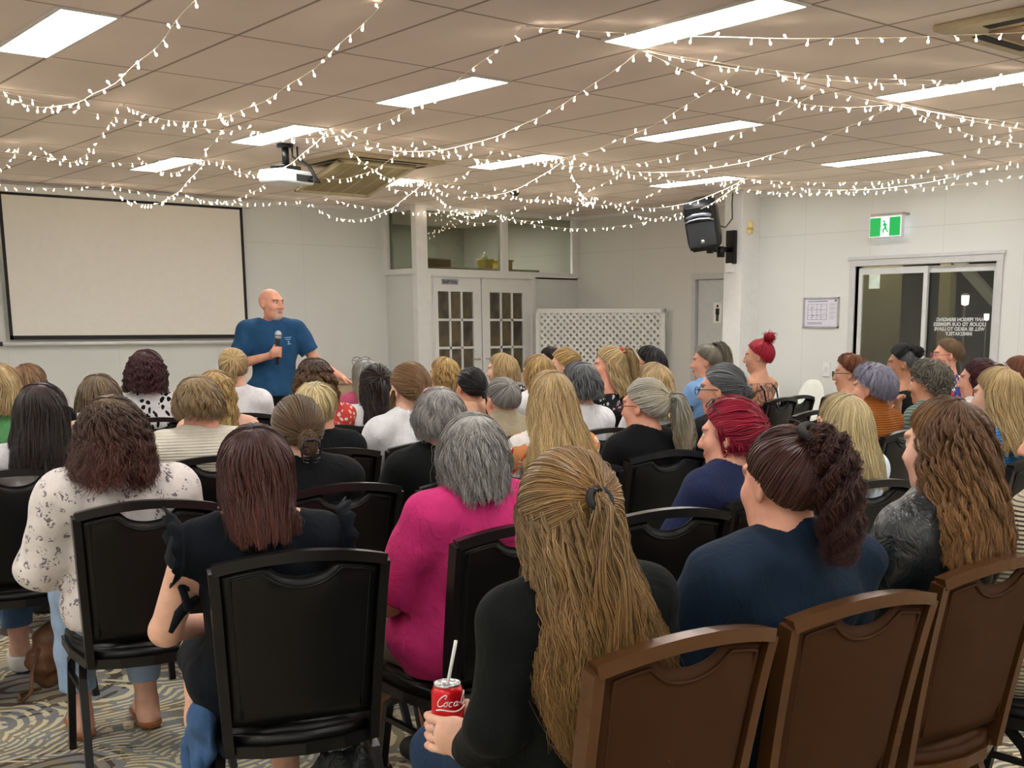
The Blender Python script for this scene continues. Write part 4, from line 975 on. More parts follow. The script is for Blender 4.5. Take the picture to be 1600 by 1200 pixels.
# ---------------------------------------------------------------- fairy lights
def fairy():
    rg = random.Random(11); M_WIRE = mat('clear_wire', S(236, 226, 208), .4, var=.02); t = NT('fairy_bulb'); t.base((1, .9, .7, 1)); t.b.inputs['Emission Color'].default_value = (1, .84, .62, 1); t.b.inputs['Emission Strength'].default_value = 16.0
    t.m.cycles.emission_sampling = 'AUTO'
    ts = mat('bulb_stem', S(240, 226, 200), .4); bd = MB().lathe([(.0016, 0), (.0020, -.016), (.0055, -.022), (.0068, -.028), (.0048, -.034), (.001, -.036)], 7).data('bulb', t.m, True)
    def string(a, b, sag, lab, grp, sp=.115, r=.0024):
        a, b = Vector(a), Vector(b); n = max(8, int((b - a).length / .12)); pts = []
        for i in range(n + 1):
            u = i / n; p = a.lerp(b, u); p.z -= sag * 4 * u * (1 - u); p.x += .01 * math.sin(i * 1.3); pts.append(p)
        o = MB().tube([p - a for p in pts], r, 5).build('fairy_light_string', M_WIRE, None, True); o.location = a; tag(o, lab, 'string lights', grp)
        L = (b - a).length; k = int(L / sp)
        for i in range(k):
            u = (i + .5 + rg.uniform(-.35, .35)) / k; j = min(n - 1, int(u * n)); p = pts[j].lerp(pts[j + 1], u * n - j) - a
            q = bpy.data.objects.new('bulb', bd); COL.objects.link(q); q.parent = o; q.location = p
            q.rotation_euler = (rg.gauss(0, .5), rg.gauss(0, .5), rg.uniform(0, 6)) if rg.random() > .12 else (PI * .75, rg.gauss(0, .5), rg.uniform(0, 6))
    H = CE - .012; xs = (-.6, .2, 1.0, 1.8, 2.6, 3.4, 4.2, 5.0, 5.8, 6.6)
    nm = ('first', 'second', 'third', 'fourth', 'fifth', 'sixth', 'seventh', 'eighth', 'ninth', 'tenth')
    rows = ((0, 3.6, .30, 'near span over the middle rows'), (3.6, 6.0, .24, 'middle span about the projector'), (6.0, 8.95, .26, 'far span before the front wall'))
    for i, x in enumerate(xs):
        for y0, y1, sg, d in rows:
            if x > 5.5 and y1 > 8.5: y1 = 8.3
            if y0 == 0 and x in (5.0,): continue
            if y0 == 6.0 and x in (1.0, 3.4, 5.0): continue
            string((x, y0 + .02, H), (x + rg.uniform(-.15, .15), y1 - .02, H), sg * rg.uniform(.75, 1.2), 'fairy lights in the %s lengthwise line from left, %s' % (nm[i], d), 'fairy lights under the ceiling', sp=.12)
    for y, d in ((0, 'over the nearest ceiling lamps'), (3.6, 'in front of the projector'), (6.0, 'behind the projector'), (8.7, 'along the front wall')):
        for k, (x0, x1) in enumerate(((-.6, 1.8), (1.8, 4.2), (4.2, 6.6))):
            if y == 0 and k == 0: continue
            y_ = min(y, 8.3) if x1 > 5 else y
            string((x0, y_, H), (x1, y_ + .05, H), .10 if y else .12, 'fairy lights strung crosswise %s, %s stretch from the screen side' % (d, ('first', 'second', 'third')[k]), 'fairy lights under the ceiling', sp=.10)
    for a, b, sg, lab in (((1.8, 0, H), (4.2, -2.4, H), .20, 'long fairy light swag crossing under the top right ceiling lamp'), ((4.2, 0, H), (6.6, -2.4, H), .24, 'fairy light swag at the right edge below the vent'),
                          ((1.0, .0, H), (3.4, -2.4, H), .08, 'fairy light swag across the large top lamp'),
                          ((1.8, -.02, H), (4.2, -1.3, H), .09, 'fairy light swag ending at the top right air vent'), ((3.0, 0, H), (6.6, -1.2, H), .14, 'fairy light swag above the right edge lamp'),
                          ((7.45, 4.3, H), (7.5, -.6, H), .16, 'fairy light swag along the top of the right wall'), ((6.6, 3.6, H), (7.6, 1.0, H), .10, 'short fairy light swag meeting the right wall'),
                          ((7.30, 4.35, H), (6.4, 8.2, H), .34, 'fairy light swag passing in front of the loudspeaker'), ((6.6, 3.6, H), (7.4, 6.6, H), .28, 'fairy light swag behind the loudspeaker'),
                          ((4.2, 3.6, H), (6.6, 6.0, H), .22, 'diagonal fairy light swag before the corner store room'), ((1.8, 3.6, H), (4.2, 6.0, H), .16, 'diagonal fairy light swag beside the projector'),
                          ((-.6, 3.6, H), (-2.4, 1.6, H), .2, 'fairy light swag at the left edge over the front rows'), ((4.2, 6.0, H), (6.6, 8.3, H), .2, 'diagonal fairy light swag before the transom windows')):
        string(a, b, sg, lab, 'fairy lights under the ceiling', sp=.115)
fairy()

# ---------------------------------------------------------------- banquet chair
def vinyl(name, c, rough=.38):
    lo = rough > .5
    t = NT(name); co = t.coord(); n = t.noise(co, 6, 3); t.base(t.ramp(n, [(.3, tuple(x * .88 for x in c[:3])), (.7, tuple(x * 1.1 for x in c[:3]))]))
    t.set(Roughness=rough); t.b.inputs['Specular IOR Level'].default_value = .12 if lo else .3; t.bump(t.noise(co, 260, 3), .12, .002); return t.m
def back_xy(z):
    """depth of the backrest centre line and half width at a height"""
    u = (z - .40) / .53; return -.195 - .075 * u - .03 * u * u, .187 + .023 * u
def make_chair(name, label, frame_m, pad_m):
    c = empty(name, (0, 0, 0), 0, label, 'chair', 'padded banquet chairs')
    # frame of the backrest: one flat bar up one side, over the bowed top and down the other
    top = lambda x: .905 + .028 * (1 - (x / .21) ** 2); pts = []
    zs = np.linspace(.40, .905, 9)
    pts += [(-back_xy(z)[1], back_xy(z)[0], z) for z in zs[:-1]]
    xs = np.linspace(-.21, .21, 11); pts2 = [(x, back_xy(top(x))[0] - .018 * (1 - (x / .21) ** 2), top(x)) for x in xs]
    fb = MB().tube(pts + [pts2[0]], (.012, .019), flat=(0, 1, 0)); fb.tube([(-p[0], p[1], p[2]) for p in pts + [pts2[0]]], (.012, .019), flat=(0, 1, 0)); fb.tube(pts2, (.019, .0135), flat=(0, 0, 1))
    fb.build('back_frame', frame_m, c)
    # padded back panel with a finger hole under the top bar
    nx, nz = 33, 15; v = []; f = []; z0 = .475
    def ptop(x):
        a = abs(x); dip = .052 * max(0, 1 - (a / .082) ** 2) ** .55 if a < .082 else 0
        return top(x) - .012 - dip * .86
    for side in (1, -1):
        for i in range(nx):
            for j in range(nz):
                q = j / (nz - 1); zt = 0; s = -1 + 2 * i / (nx - 1); x = s * .205; z = z0 + (ptop(x) - z0) * q; yb, hw = back_xy(z); x = s * (hw - .008)
                ed = min(1, (1 - abs(s)) * 7) * min(1, q * 6, (1 - q) * 9); puff = .012 + .016 * math.sin(min(1, ed) * PI / 2) * (1 if side == 1 else .35)
                v.append((x, yb - .012 * (1 - s * s) + side * puff * (1 if side == 1 else .8) * (0.15 + .85 * ed if ed < 1 else 1), z))
    for k in range(2):
        o = k * nx * nz
        for i in range(nx - 1):
            for j in range(nz - 1):
                q = (o + i * nz + j, o + (i + 1) * nz + j, o + (i + 1) * nz + j + 1, o + i * nz + j + 1); f.append(q if k else q[::-1])
    rim = [i * nz for i in range(nx)] + [(nx - 1) * nz + j for j in range(1, nz)] + [i * nz + nz - 1 for i in range(nx - 2, -1, -1)] + [j for j in range(nz - 2, 0, -1)]
    for a, b in zip(rim, rim[1:] + rim[:1]): f.append((a, b, b + nx * nz, a + nx * nz))
    pnl = MB().add(v, f).build('back_panel', pad_m, c, True)
    # piping line set in from the edge of the panel, dipping under the finger hole
    pp = []
    for x in np.linspace(-.172, .172, 29):
        z = top(x) - .034 - (.050 * max(0, 1 - (abs(x) / .092) ** 2) ** .7 if abs(x) < .092 else 0); pp.append((x, back_xy(z)[0] - .012 * (1 - (x / .2) ** 2) - .0115, z))
    lf = [(-.172 + .018 * (1 - q), back_xy(.50 + q * .365)[0] - .0115 - .002, .50 + q * .365) for q in np.linspace(0, 1, 8)]
    MB().tube(lf + pp + [(-p[0], p[1], p[2]) for p in lf[::-1]], .0042, 6).build('piping', pad_m, pnl, True)
    # seat cushion: bowed rear edge
    sv = MB(); bm = bmesh.new(); prof = [(-.19, -.185), (-.10, -.225), (0, -.238), (.10, -.225), (.19, -.185), (.215, .0), (.215, .18), (.16, .225), (-.16, .225), (-.215, .18), (-.215, .0)]
    lo = [bm.verts.new((x, y, .415)) for x, y in prof]; hi = [bm.verts.new((x * .97, y * .97, .462)) for x, y in prof]
    bm.faces.new(lo[::-1]); bm.faces.new(hi); n = len(prof)
    for i in range(n): bm.faces.new((lo[i], lo[(i + 1) % n], hi[(i + 1) % n], hi[i]))
    bmesh.ops.bevel(bm, geom=[e for e in bm.edges if all(v.co.z > .44 for v in e.verts)], offset=.016, segments=3, affect='EDGES'); sv.bm(bm).build('seat', pad_m, c, True)
    MB().tube([(x * 1.0, y * 1.0, .405) for x, y in prof + prof[:1]], (.010, .016), flat=(0, 0, 1)).build('seat_frame', frame_m, c)
    for s in (-1, 1):
        MB().tube([(s * .19, -.05, .40), (s * .205, -.13, .34), (s * .225, -.285, 0)], (.012, .012), flat=(1, 0, 0)).build('leg', frame_m, c)
        MB().tube([(s * .19, .04, .40), (s * .205, .13, .345), (s * .215, .20, 0)], (.012, .012), flat=(1, 0, 0)).build('leg', frame_m, c)
        MB().tube([(s * .207, -.145, .30), (s * .209, .145, .30)], (.008, .008), flat=(1, 0, 0)).build('side_brace', frame_m, c)
    return c
M_FRB = mat('dark_bronze_frame', S(28, 27, 27), .3, .4, var=.05); M_PADB = vinyl('black_vinyl', S(10, 10, 11), .36)
M_FRN = mat('warm_lit_frame', S(92, 60, 34), .27, .5, var=.05); M_PADN = vinyl('warm_lit_vinyl', S(60, 34, 15), .55)  # same chairs' materials, warm reflected light put into the colour
CH0 = make_chair('banquet_chair', 'x', M_FRB, M_PADB); CH1 = make_chair('banquet_chair', 'x', M_FRN, M_PADN); used = set()
def chair(x, y, head, label, brown=False):
    """head in degrees clockwise from +y"""
    p = CH1 if brown else CH0  # brown picks the copy with warm light in its colour
    c = p if brown not in used else copy_tree(p); used.add(brown)
    c.location = (x, y, 0); c.rotation_euler = (0, 0, -rad(head)); c['label'] = label; return c
def chair_back(x, y, head, label, brown=False):
    """placed by the centre of the top of its back"""
    h = rad(head); return chair(x + .285 * math.sin(h), y + .285 * math.cos(h), head, label, brown)
LONG = [(0, 1.02, 1.0, 0), (.08, 1.07, 1.0, -.01), (.16, 1.1, .92, -.04), (.24, 1.16, .78, -.07), (.36, 1.22, .62, -.09), (.6, 1.15, .5, -.10)]
BOB = [(0, 1.03, 1.03, 0), (.05, 1.05, 1.03, -.004), (.10, 1.0, 1.0, -.012), (.15, .86, .92, -.02), (.2, .8, .9, -.02)]
# ---------------------------------------------------------------- cloth
def cloth(name, c, rough=.8, kind=None, c2=None, c3=None, sc_=30, bump=.25):
    t = NT(name); co = t.coord(); n = t.noise(co, 14, 3); b = t.ramp(n, [(.3, tuple(x * .86 for x in c[:3])), (.7, tuple(min(1, x * 1.07) for x in c[:3]))])
    h = t.noise(t.scale(co, 1, 1, .6), 22, 4, .6, .6); hs = .02
    if kind == 'blotch':
        m = t.math('GREATER_THAN', t.noise(co, sc_, 2, .5, 1.0), .55); b = t.mix(m, b, c2)
        if c3: b = t.mix(t.math('GREATER_THAN', t.noise(t.vmath('ADD', co, (5, 2, 1)), sc_ * .8, 2, .5, 1.2), .60), b, c3)
    if kind == 'leaf':
        w = t.noise(co, 10, 1, out='Color'); v = t.voro(t.vmath('ADD', t.scale(co, 1, 1, .55), t.vmath('MULTIPLY', w, (.06, .06, .06))), sc_, 'Distance'); b = t.mix(t.math('LESS_THAN', v, .36), b, c2)
    if kind == 'floral':
        v = t.voro(co, sc_, 'Distance'); nn = t.noise(co, sc_ * 2.2, 3, .6, 1.5); b = t.mix(t.math('MULTIPLY', t.math('LESS_THAN', v, .42), t.math('GREATER_THAN', nn, .54)), b, c2)
        if c3: b = t.mix(t.math('LESS_THAN', t.voro(t.vmath('ADD', co, (3, 1, 2)), sc_ * .8, 'Distance'), .22), b, c3)
    if kind == 'stripe':
        sp = t.n('ShaderNodeSeparateXYZ'); t.l(co, sp.inputs[0]); s = t.math('SINE', t.math('MULTIPLY', t.math('ADD', sp.outputs[2], t.math('MULTIPLY', sp.outputs[0], .5)), sc_)); b = t.mix(t.math('GREATER_THAN', s, .4), b, c2)
    if kind == 'rib':
        sp = t.n('ShaderNodeSeparateXYZ'); t.l(co, sp.inputs[0]); h = t.math('SINE', t.math('MULTIPLY', sp.outputs[2], 520)); hs = .006
    t.base(b); t.set(Roughness=rough); t.b.inputs['Specular IOR Level'].default_value = .12; t.b.inputs['Sheen Weight'].default_value = .02
    t.bump(h, bump * 1.6, hs); return t.m
CL = dict(
    black=cloth('black_cotton', S(19, 20, 23)), black2=cloth('black_jersey', S(15, 18, 18)), navy=cloth('navy_tshirt', S(22, 37, 54)), navy2=cloth('navy_top', S(34, 42, 74)), leather=None,
    white=cloth('white_cotton', S(226, 226, 228)), cream=cloth('cream_knit', S(206, 200, 184), kind='rib', bump=.2), ribknit=cloth('cream_rib', S(204, 192, 168), kind='rib', bump=.6), offwhite=cloth('soft_white', S(214, 212, 216)),
    blouse=cloth('floral_blouse', S(222, 214, 210), kind='floral', c2=S(120, 110, 118), sc_=26), pink=cloth('hot_pink', S(196, 48, 112), bump=.35), leaf=cloth('leaf_print', S(228, 228, 230), kind='leaf', c2=S(20, 20, 28), sc_=34),
    animal=cloth('animal_print', S(206, 208, 208), kind='blotch', c2=S(40, 44, 48), sc_=38), redwhite=cloth('red_dotted', S(206, 74, 66), kind='leaf', c2=S(236, 214, 206), sc_=44), floralorange=cloth('orange_floral', S(232, 226, 220), kind='blotch', c2=S(224, 150, 96), c3=S(188, 46, 48), sc_=14),
    rose=cloth('rose_top', S(170, 74, 104)), green=cloth('green_top', S(92, 150, 96)), beige=cloth('beige_jacket', S(164, 152, 128)), peach=cloth('peach_top', S(226, 176, 146)), lightblue=cloth('light_blue_shirt', S(134, 176, 226)),
    rust=cloth('rust_corduroy', S(150, 86, 34), kind='rib', bump=.3), camo=cloth('green_striped', S(122, 142, 132), kind='stripe', c2=S(66, 88, 82), sc_=260), hawaii=cloth('blue_floral', S(52, 66, 132), kind='blotch', c2=S(232, 226, 226), c3=S(214, 64, 60), sc_=17),
    blueknit=cloth('bright_blue_knit', S(52, 136, 206), kind='rib', bump=.5), paleblue=cloth('pale_blue_white', S(208, 220, 236)), jeans=cloth('washed_denim', S(150, 172, 200)), denim=cloth('blue_denim', S(62, 92, 132)), bluejeans=cloth('mid_denim', S(88, 116, 152)),
    khaki=cloth('khaki_cotton', S(128, 124, 108)), dress=cloth('black_dress', S(14, 18, 25)), teal=cloth('blue_tshirt', S(38, 77, 114)), darkpants=cloth('dark_trousers', S(30, 34, 40)), darkblue=cloth('dark_blue_trousers', S(36, 54, 78)), bw=cloth('black_white_print', S(40, 40, 44), kind='leaf', c2=S(220, 220, 222), sc_=40), tan=cloth('tan_top', S(204, 170, 148)))
_t = NT('black_leather'); _c = _t.coord(); _n = _t.noise(_t.scale(_c, 1, 1, .7), 16, 4, .6, 1.0); _t.base(_t.ramp(_n, [(.3, S(22, 25, 27)), (.7, S(36, 41, 44))])); _t.set(Roughness=.3); _t.bump(_n, .5, .03); CL['leather'] = _t.m
SHOE = dict(mat=mat('dark_shoe', S(40, 36, 34), .5)); SAND = dict(mat=mat('tan_sandal', S(150, 92, 56), .5), low=.065)

# hair colours
HB = dict(blonde=(S(218, 192, 142), S(160, 128, 84)), gold=(S(216, 182, 120), S(146, 112, 66)), pale=(S(226, 208, 160), S(184, 160, 112)), grey=(S(186, 184, 178), S(98, 95, 92)), dgrey=(S(128, 130, 132), S(56, 60, 64)), white=(S(206, 202, 190), S(150, 146, 134)),
          brown=(S(92, 68, 52), S(46, 33, 27)), dark=(S(52, 38, 34), S(26, 20, 22)), black=(S(34, 32, 34), S(14, 14, 18)), maroon=(S(86, 32, 38), S(38, 16, 22)), redbrown=(S(92, 50, 40), S(40, 23, 22)), red=(S(206, 24, 54), S(140, 12, 40)), crimson=(S(190, 30, 62), S(104, 14, 40)),
          ash=(S(140, 118, 92), S(92, 74, 56)), ginger=(S(150, 88, 54), S(96, 54, 34)), lav=(S(168, 164, 182), S(110, 108, 128)), auburn=(S(124, 86, 54), S(66, 44, 30)), dblonde=(S(178, 144, 98), S(84, 62, 40)), sand=(S(176, 150, 112), S(124, 98, 68)), lbrown=(S(160, 124, 84), S(100, 72, 48)), ggrey=(S(140, 132, 116), S(84, 78, 70)))
LONG = [(0, 1.02, 1.0, 0), (.08, 1.08, 1.0, -.01), (.16, 1.12, .92, -.045), (.24, 1.2, .78, -.085), (.36, 1.28, .62, -.115), (.6, 1.2, .5, -.13)]
BOB = [(0, 1.06, 1.04, 0), (.05, 1.1, 1.04, -.004), (.10, 1.04, 1.0, -.012), (.15, .86, .92, -.02), (.2, .8, .9, -.02)]
def ear_prims(M, o): return []

def hk(key, seed, n, r, **kw):
    c1, c2 = HB[key]; return Hair(seed, c1, c2, n=n, r=r, **kw)

CN = []           # chairs that follow their sitter
def sit(x, y, zt_, face, label, hair, top, skin='fair', bottom=None, shoe=SHOE, look=None, nod=.05, roll=0.0, b=1.0, sw=1.0, res=NRES, female=True, chair_label=None, arms=None, own_chair=None, lean=0.0, **kw):
    """x, y: where the head is; face: heading of the body in degrees clockwise from the +y direction"""
    zt = zt_ - (.7 * hair.th if hair is not None else 0)
    h = rad(face); root = (x + .085 * math.sin(h) - lean * math.cos(h), y + .085 * math.cos(h) + lean * math.sin(h)); J = seated_joints(zt, sw, lean)
    if arms: J.update(arms)
    if look is None:
        tx, ty = SPK[0] - x, SPK[1] - y; a = math.atan2(tx, ty) - h
        a = (a + PI) % (2 * PI) - PI; look = max(-1.1, min(1.1, a))
    else: look = rad(look) - h
    Mh = rotm(look, nod, roll)
    o, hr = figure('person', J, Mh, skin, label, root, h, top, bottom or dict(mat=CL['darkpants']), shoe, hair, res, b, female, **kw)
    if own_chair is None: chair(root[0], root[1], face, chair_label or ('padded black chair under the ' + label.split(' with ')[0].replace('person', 'sitter')))
    return o, hr, J, Mh

def ring(o, hr, J, Mh, p, r, m, name='hair_tie', nrm=(0, -1, .3), thick=.35):
    """elastic or band on the hair, p in head coordinates"""
    n = Vector(Mh @ np.array(nrm, float)).normalized(); q = Vector(Mh @ np.array(p, float)) + Vector(J['head']); a = n.orthogonal().normalized(); b = n.cross(a)
    return MB().tube([q + (a * math.cos(t) + b * math.sin(t)) * r for t in np.linspace(0, 2 * PI, 17)], r * thick, 8).build(name, m, hr, True)
M_TIE = mat('black_elastic', S(20, 18, 20), .7)
def claw(o, hr, J, Mh, p, m, s=1.0):
    b = MB(); X = lambda q: Vector(Mh @ (np.array(p) + np.array(q) * s)) + Vector(J['head'])
    for sx in (-1, 1):
        b.tube([X((sx * .004, -.012, .04)), X((sx * .03, -.02, .035)), X((sx * .036, -.008, -.002)), X((sx * .03, .004, -.045)), X((sx * .012, -.004, -.05))], .0045 * s, 6)
        for z in (.02, -.005, -.03): b.tube([X((sx * .034, -.012, z)), X((sx * .012, -.022, z - .006))], .003 * s, 5)
    b.tube([X((-.012, -.016, .04)), X((.012, -.016, .04))], .006 * s, 8)
    return b.build('claw_clip', m, hr, True)
def earring(o, J, Mh, m, r=.009):
    for s in (-1, 1):
        q = Vector(Mh @ np.array((s * .082, -.004, -.046))) + Vector(J['head'])
        MB().tube([q + Vector((0, math.cos(t) * r, math.sin(t) * r)) for t in np.linspace(0, 2 * PI, 13)], .0016, 5).build('earring', m, o, True)
M_GOLD = mat('gold', S(214, 170, 90), .25, 1.0)
def straps(o, tp, J, Mh, hc):
    pass
def grip(O, u, v, l, r):
    """hand wrapped round an upright object of radius r at O: u up, v towards the back of the hand, l the way the fingers reach"""
    O, u, v, l = (np.array(x, float) for x in (O, u, v, l)); M = np.stack([l, u, v], 1); L = []
    L.append(E(O + v * (r + .016) - l * .006 - u * .012, (.036, .040, .017), M, k=.012)); L.append(E(O + v * (r + .014) - l * .026 - u * .03, (.022, .032, .018), M, k=.012))
    for i, f in enumerate((1.0, 1.08, 1.02, .86)):
        z = .018 - .0205 * i; a0 = .25
        p = O + u * z + v * (r + .017) * math.cos(a0) + l * (r + .017) * math.sin(a0) * .6
        for j, da in enumerate((.75, .62, .5)):
            a0 += da * f * (.033 / (r + .004)) ** .4 * 1.05; rr = r + .0095 - .001 * j; q = O + u * (z - .003 * j) + v * rr * math.cos(a0) + l * rr * math.sin(a0)
            L.append(Cn(p, q, .0098 - .0008 * j, .0092 - .0008 * j, k=.004)); p = q
    p = O + v * (r + .012) - l * .030 - u * .030
    for q, ra in ((O + v * (r * .55) - l * (r + .012) - u * .004, .0125), (O + v * .004 - l * (r + .011) + u * .022, .0108), (O - v * (r * .35) - l * (r + .006) + u * .036, .0095)):
        L.append(Cn(p, q, ra + .001, ra, k=.006)); p = q
    return [dict(x, tag='hand') for x in L]

# ---- nearest row, chairs painted warm-lit brown
chair_back(-1.355, -3.565, 4, 'banquet chair painted warm-lit brown, nearest the camera, behind the girl holding the can', True)
chair_back(-.86, -3.59, 5.5, 'banquet chair painted warm-lit brown, behind the person with dark curly ponytail', True)
chair_back(-.30, -3.56, 3.5, 'banquet chair painted warm-lit brown, at the right edge, behind the leather jacket', True)
CAN = np.array([-.198, .155, .712]); Vc = np.array([-.43, -.903, 0]); Lc = np.array([-.903, .43, 0]); Uc = np.array([0, 0, 1.])
J1 = dict(elL=(-.205, -.08, .75), wrL=tuple(CAN + Vc * .056 - Lc * .040 - Uc * .070), nohand='L')
hr = hk('dblonde', 1, 4200, .0010, th=.012, tip=S(150, 112, 66)); hr.drift = .045; hr.loose(.50, [(0, 1.0, 1.0, 0), (.08, 1.06, 1.02, -.01), (.16, 1.2, .92, -.035), (.26, 1.42, .68, -.055), (.38, 1.5, .52, -.066), (.62, 1.0, .48, -.066)], 104, .007, .14, curl=.0015, jit=.06, seg=26, frizz=.0022, clump=.65)
tie = (.15, -1, .30); hr.pulled(tie, n=2200, lift=.010, psimin=1.25, wave=.0015)
hr.tail([(.012, -.125, .055), (.016, -.142, .035), (.02, -.14, -.04), (.035, -.142, -.14), (.04, -.14, -.26)], [.012, .018, .034, .048, .045], n=900, wave=.006, lam=.13, curl=.0012, seg=20)
o, h, J, Mh = sit(-1.452, -3.345, 1.256, 8, 'person with very long dark blonde half-up hair and black shirt, holding a red can', hr, dict(mat=CL['black2'], sleeve=1.93, fold=.007, flare=.003, neck=.05, sinf=.012, res=.007), res=.005, bottom=dict(mat=CL['darkblue']), own_chair=1, arms=J1, lean=-.055, sw=.95,
    look=17, extra=grip(CAN - Uc * .026, Uc, Vc, Lc, .033) + [Cn(np.array(J1['wrL']), CAN + Vc * .046 - Lc * .02 - Uc * .035, .026, .028, k=.02)])
ring(o, h, J, Mh, (.012, -.134, .052), .021, M_TIE, nrm=(.1, -.9, .55))
P1ROOT = o.location.copy(); P1H = rad(8)
rg_ = np.array([.0]); fr_ = CAN - Uc * .026 + Uc * (.018 - .0205) + Vc * .040 + Lc * .026
MB().tube([Vector(fr_) + Vector((0, math.cos(t) * .0, 0)) + (Vector(Uc) * math.cos(t) + (Vector(Vc) * .82 + Vector(Lc) * .57) * math.sin(t)) * .0112 for t in np.linspace(0, 2 * PI, 15)], .0013, 6).build('finger_ring', mat('silver', S(205, 205, 210), .2, 1.0), o, True)

hr = hk('redbrown', 2, 2600, .0010, th=.010, root=S(84, 58, 46)).pulled((.12, -.62, .78), n=2600, lift=.004, wave=.003)
hr.tail([(.0, -.082, .108), (.01, -.112, .105), (.02, -.135, .07), (.03, -.145, 0), (.03, -.15, -.10), (.02, -.15, -.17)], [.018, .034, .044, .048, .046, .03], n=1500, wave=.007, lam=.045, curl=.006, seg=26, jit=.25)
o, h, J, Mh = sit(-.855, -3.37, 1.272, 8, 'person with dark curly high ponytail in navy t-shirt in the nearest row', hr, dict(mat=CL['navy'], sleeve=.75, fold=.013, sinf=.02, neck=.04, res=.007), 'rosy', bottom=dict(mat=CL['darkblue']), own_chair=1, b=1.18, sw=1.12, res=.0055, look=8)
ring(o, h, J, Mh, (0, -.088, .118), .022, M_TIE, nrm=(0, -.6, .7), thick=.45)

hr = hk('auburn', 3, 3600, .0010, th=.013, tip=S(150, 108, 64), root=S(92, 66, 44)).loose(.32, [(0, 1.05, 1.03, 0), (.06, 1.12, 1.05, -.006), (.14, 1.2, .98, -.03), (.22, 1.28, .82, -.06), (.36, 1.28, .66, -.075)], 100, .011, .12, curl=.0016, jit=.04, seg=24, clump=.7)
def collar(o, tp, J, Mh, hc):
    n0 = Vector(J['neck0']); pts = []
    for t in np.linspace(-2.6, 2.6, 22): pts.append(n0 + Vector((math.sin(t) * .105, -math.cos(t) * .085 + .01, .045 - .03 * (1 - math.cos(t)) * .5)))
    MB().tube(pts, (.006, .028), flat=(0, 0, 1)).build('collar', CL['leather'], tp, True)
    if 0: MB().tube([n0 + Vector((x, -.128 - .012 * (1 - abs(x) / .18), -.045 - .05 * (abs(x) / .2) ** 2)) for x in np.linspace(-.19, .19, 13)], .0035, 6).build('yoke_seam', CL['leather'], tp, True)
o, h, J, Mh = sit(-.255, -3.38, 1.315, 4, 'person with long auburn wavy hair in black leather jacket at the right', hr, dict(mat=CL['leather'], sleeve=1.9, infl=.018, sinf=.026, fold=.011, ffreq=26, neck=.06, name='jacket', res=.007, parts=(collar,)), res=.0055, bottom=dict(mat=CL['black2']), own_chair=1, look=0)
earring(o, J, Mh, mat('silver', S(205, 205, 210), .2, 1.0), .012)

hr = hk('lbrown', 4, 500, .002).loose(.2, LONG, 100)
sit(.27, -3.42, 1.30, -4, 'person in cream ribbed cardigan cut off by the right edge', hr, dict(mat=CL['ribknit'], sleeve=1.9, infl=.022, sinf=.03, fold=.008, hem=.30, hemflare=.03, name='cardigan'), 'rosy', res=.008, look=-25, chair_label='brown-black chair under the cream cardigan at the right edge')

# ---- second row
chair_back(-1.53, -2.385, 17, 'black banquet chair front left, behind the black ruffled top')
chair_back(-.885, -2.43, 2, 'black banquet chair behind the hot pink top')
chair_back(-.375, -2.50, 14, 'empty black banquet chair between pink top and navy t-shirt'); chair_back(.17, -2.47, 8, 'dark banquet chair under the person with crimson hair'); chair_back(.65, -2.50, 10, 'dark banquet chair behind the pale blonde straight hair')
hr = hk('redbrown', 5, 2800, .0010, th=.012, root=S(50, 28, 34), tip=S(88, 42, 31)).loose(.20, [(0, .98, 1.0, 0), (.06, .98, 1.0, -.008), (.12, .86, .98, -.03), (.18, .74, .86, -.065), (.3, .62, .66, -.10)], 98, .004, .14, jit=.05, seg=18)
hr.tail([(.055, -.08, -.05), (.075, -.10, -.1), (.08, -.10, -.15)], [.012, .022, .012], n=200, wave=.006, curl=.004)
def ruffles(o, tp, J, Mh, hc):
    for s in 'RL':
        sh = np.array(J['sh' + s]); sg = 1 if s == 'R' else -1; v = []; f = []; n = 44
        for i in range(n):
            a = 2 * PI * i / n; wv = .008 * math.sin(a * 11)
            for j, (rr, dz) in enumerate(((.062, .0), (.078, -.004), (.094 + wv, -.03))):
                v.append(tuple(sh + np.array([sg * (.030 + (.0, .012, .030)[j] + wv * .6 * (j == 2)), math.cos(a) * rr, math.sin(a) * rr + .004])))
        f = [(i * 3 + j, ((i + 1) % n) * 3 + j, ((i + 1) % n) * 3 + j + 1, i * 3 + j + 1) for i in range(n) for j in (0, 1)]
        r = MB().add(v, f).build('ruffle_sleeve', CL['dress'], tp, True); md = r.modifiers.new('s', 'SOLIDIFY'); md.thickness = .004
def tie_bow(o, tp, J, Mh, hc):
    MB().tube([(-.165, -.06, .80), (-.21, -.10, .77), (-.235, -.12, .73)], [.016, .014, .006], 7).tube([(-.165, -.06, .82), (-.20, -.11, .84), (-.19, -.13, .79), (-.165, -.08, .80)], .011, 7).build('side_tie', CL['dress'], tp, True)
o, h, J, Mh = sit(-1.552, -2.205, 1.24, 15, 'person with dark red-brown hair in black ruffle-shoulder top, front left', hr, dict(mat=CL['dress'], sleeve=.22, neck=.05, ntilt=.1, scoop=(.098, .035), infl=.010, hem=.46, name='dress', parts=(ruffles, tie_bow), res=.007), 'fair', dict(mat=CL['dress'], frac=.96, name='skirt', infl=.016, extra=(E((0, .12, .54), (.165, .24, .08), k=.06),)), shoe=dict(mat=mat('white_sandal', S(200, 190, 180), .5), low=.07), own_chair=1, res=.0065, look=22)

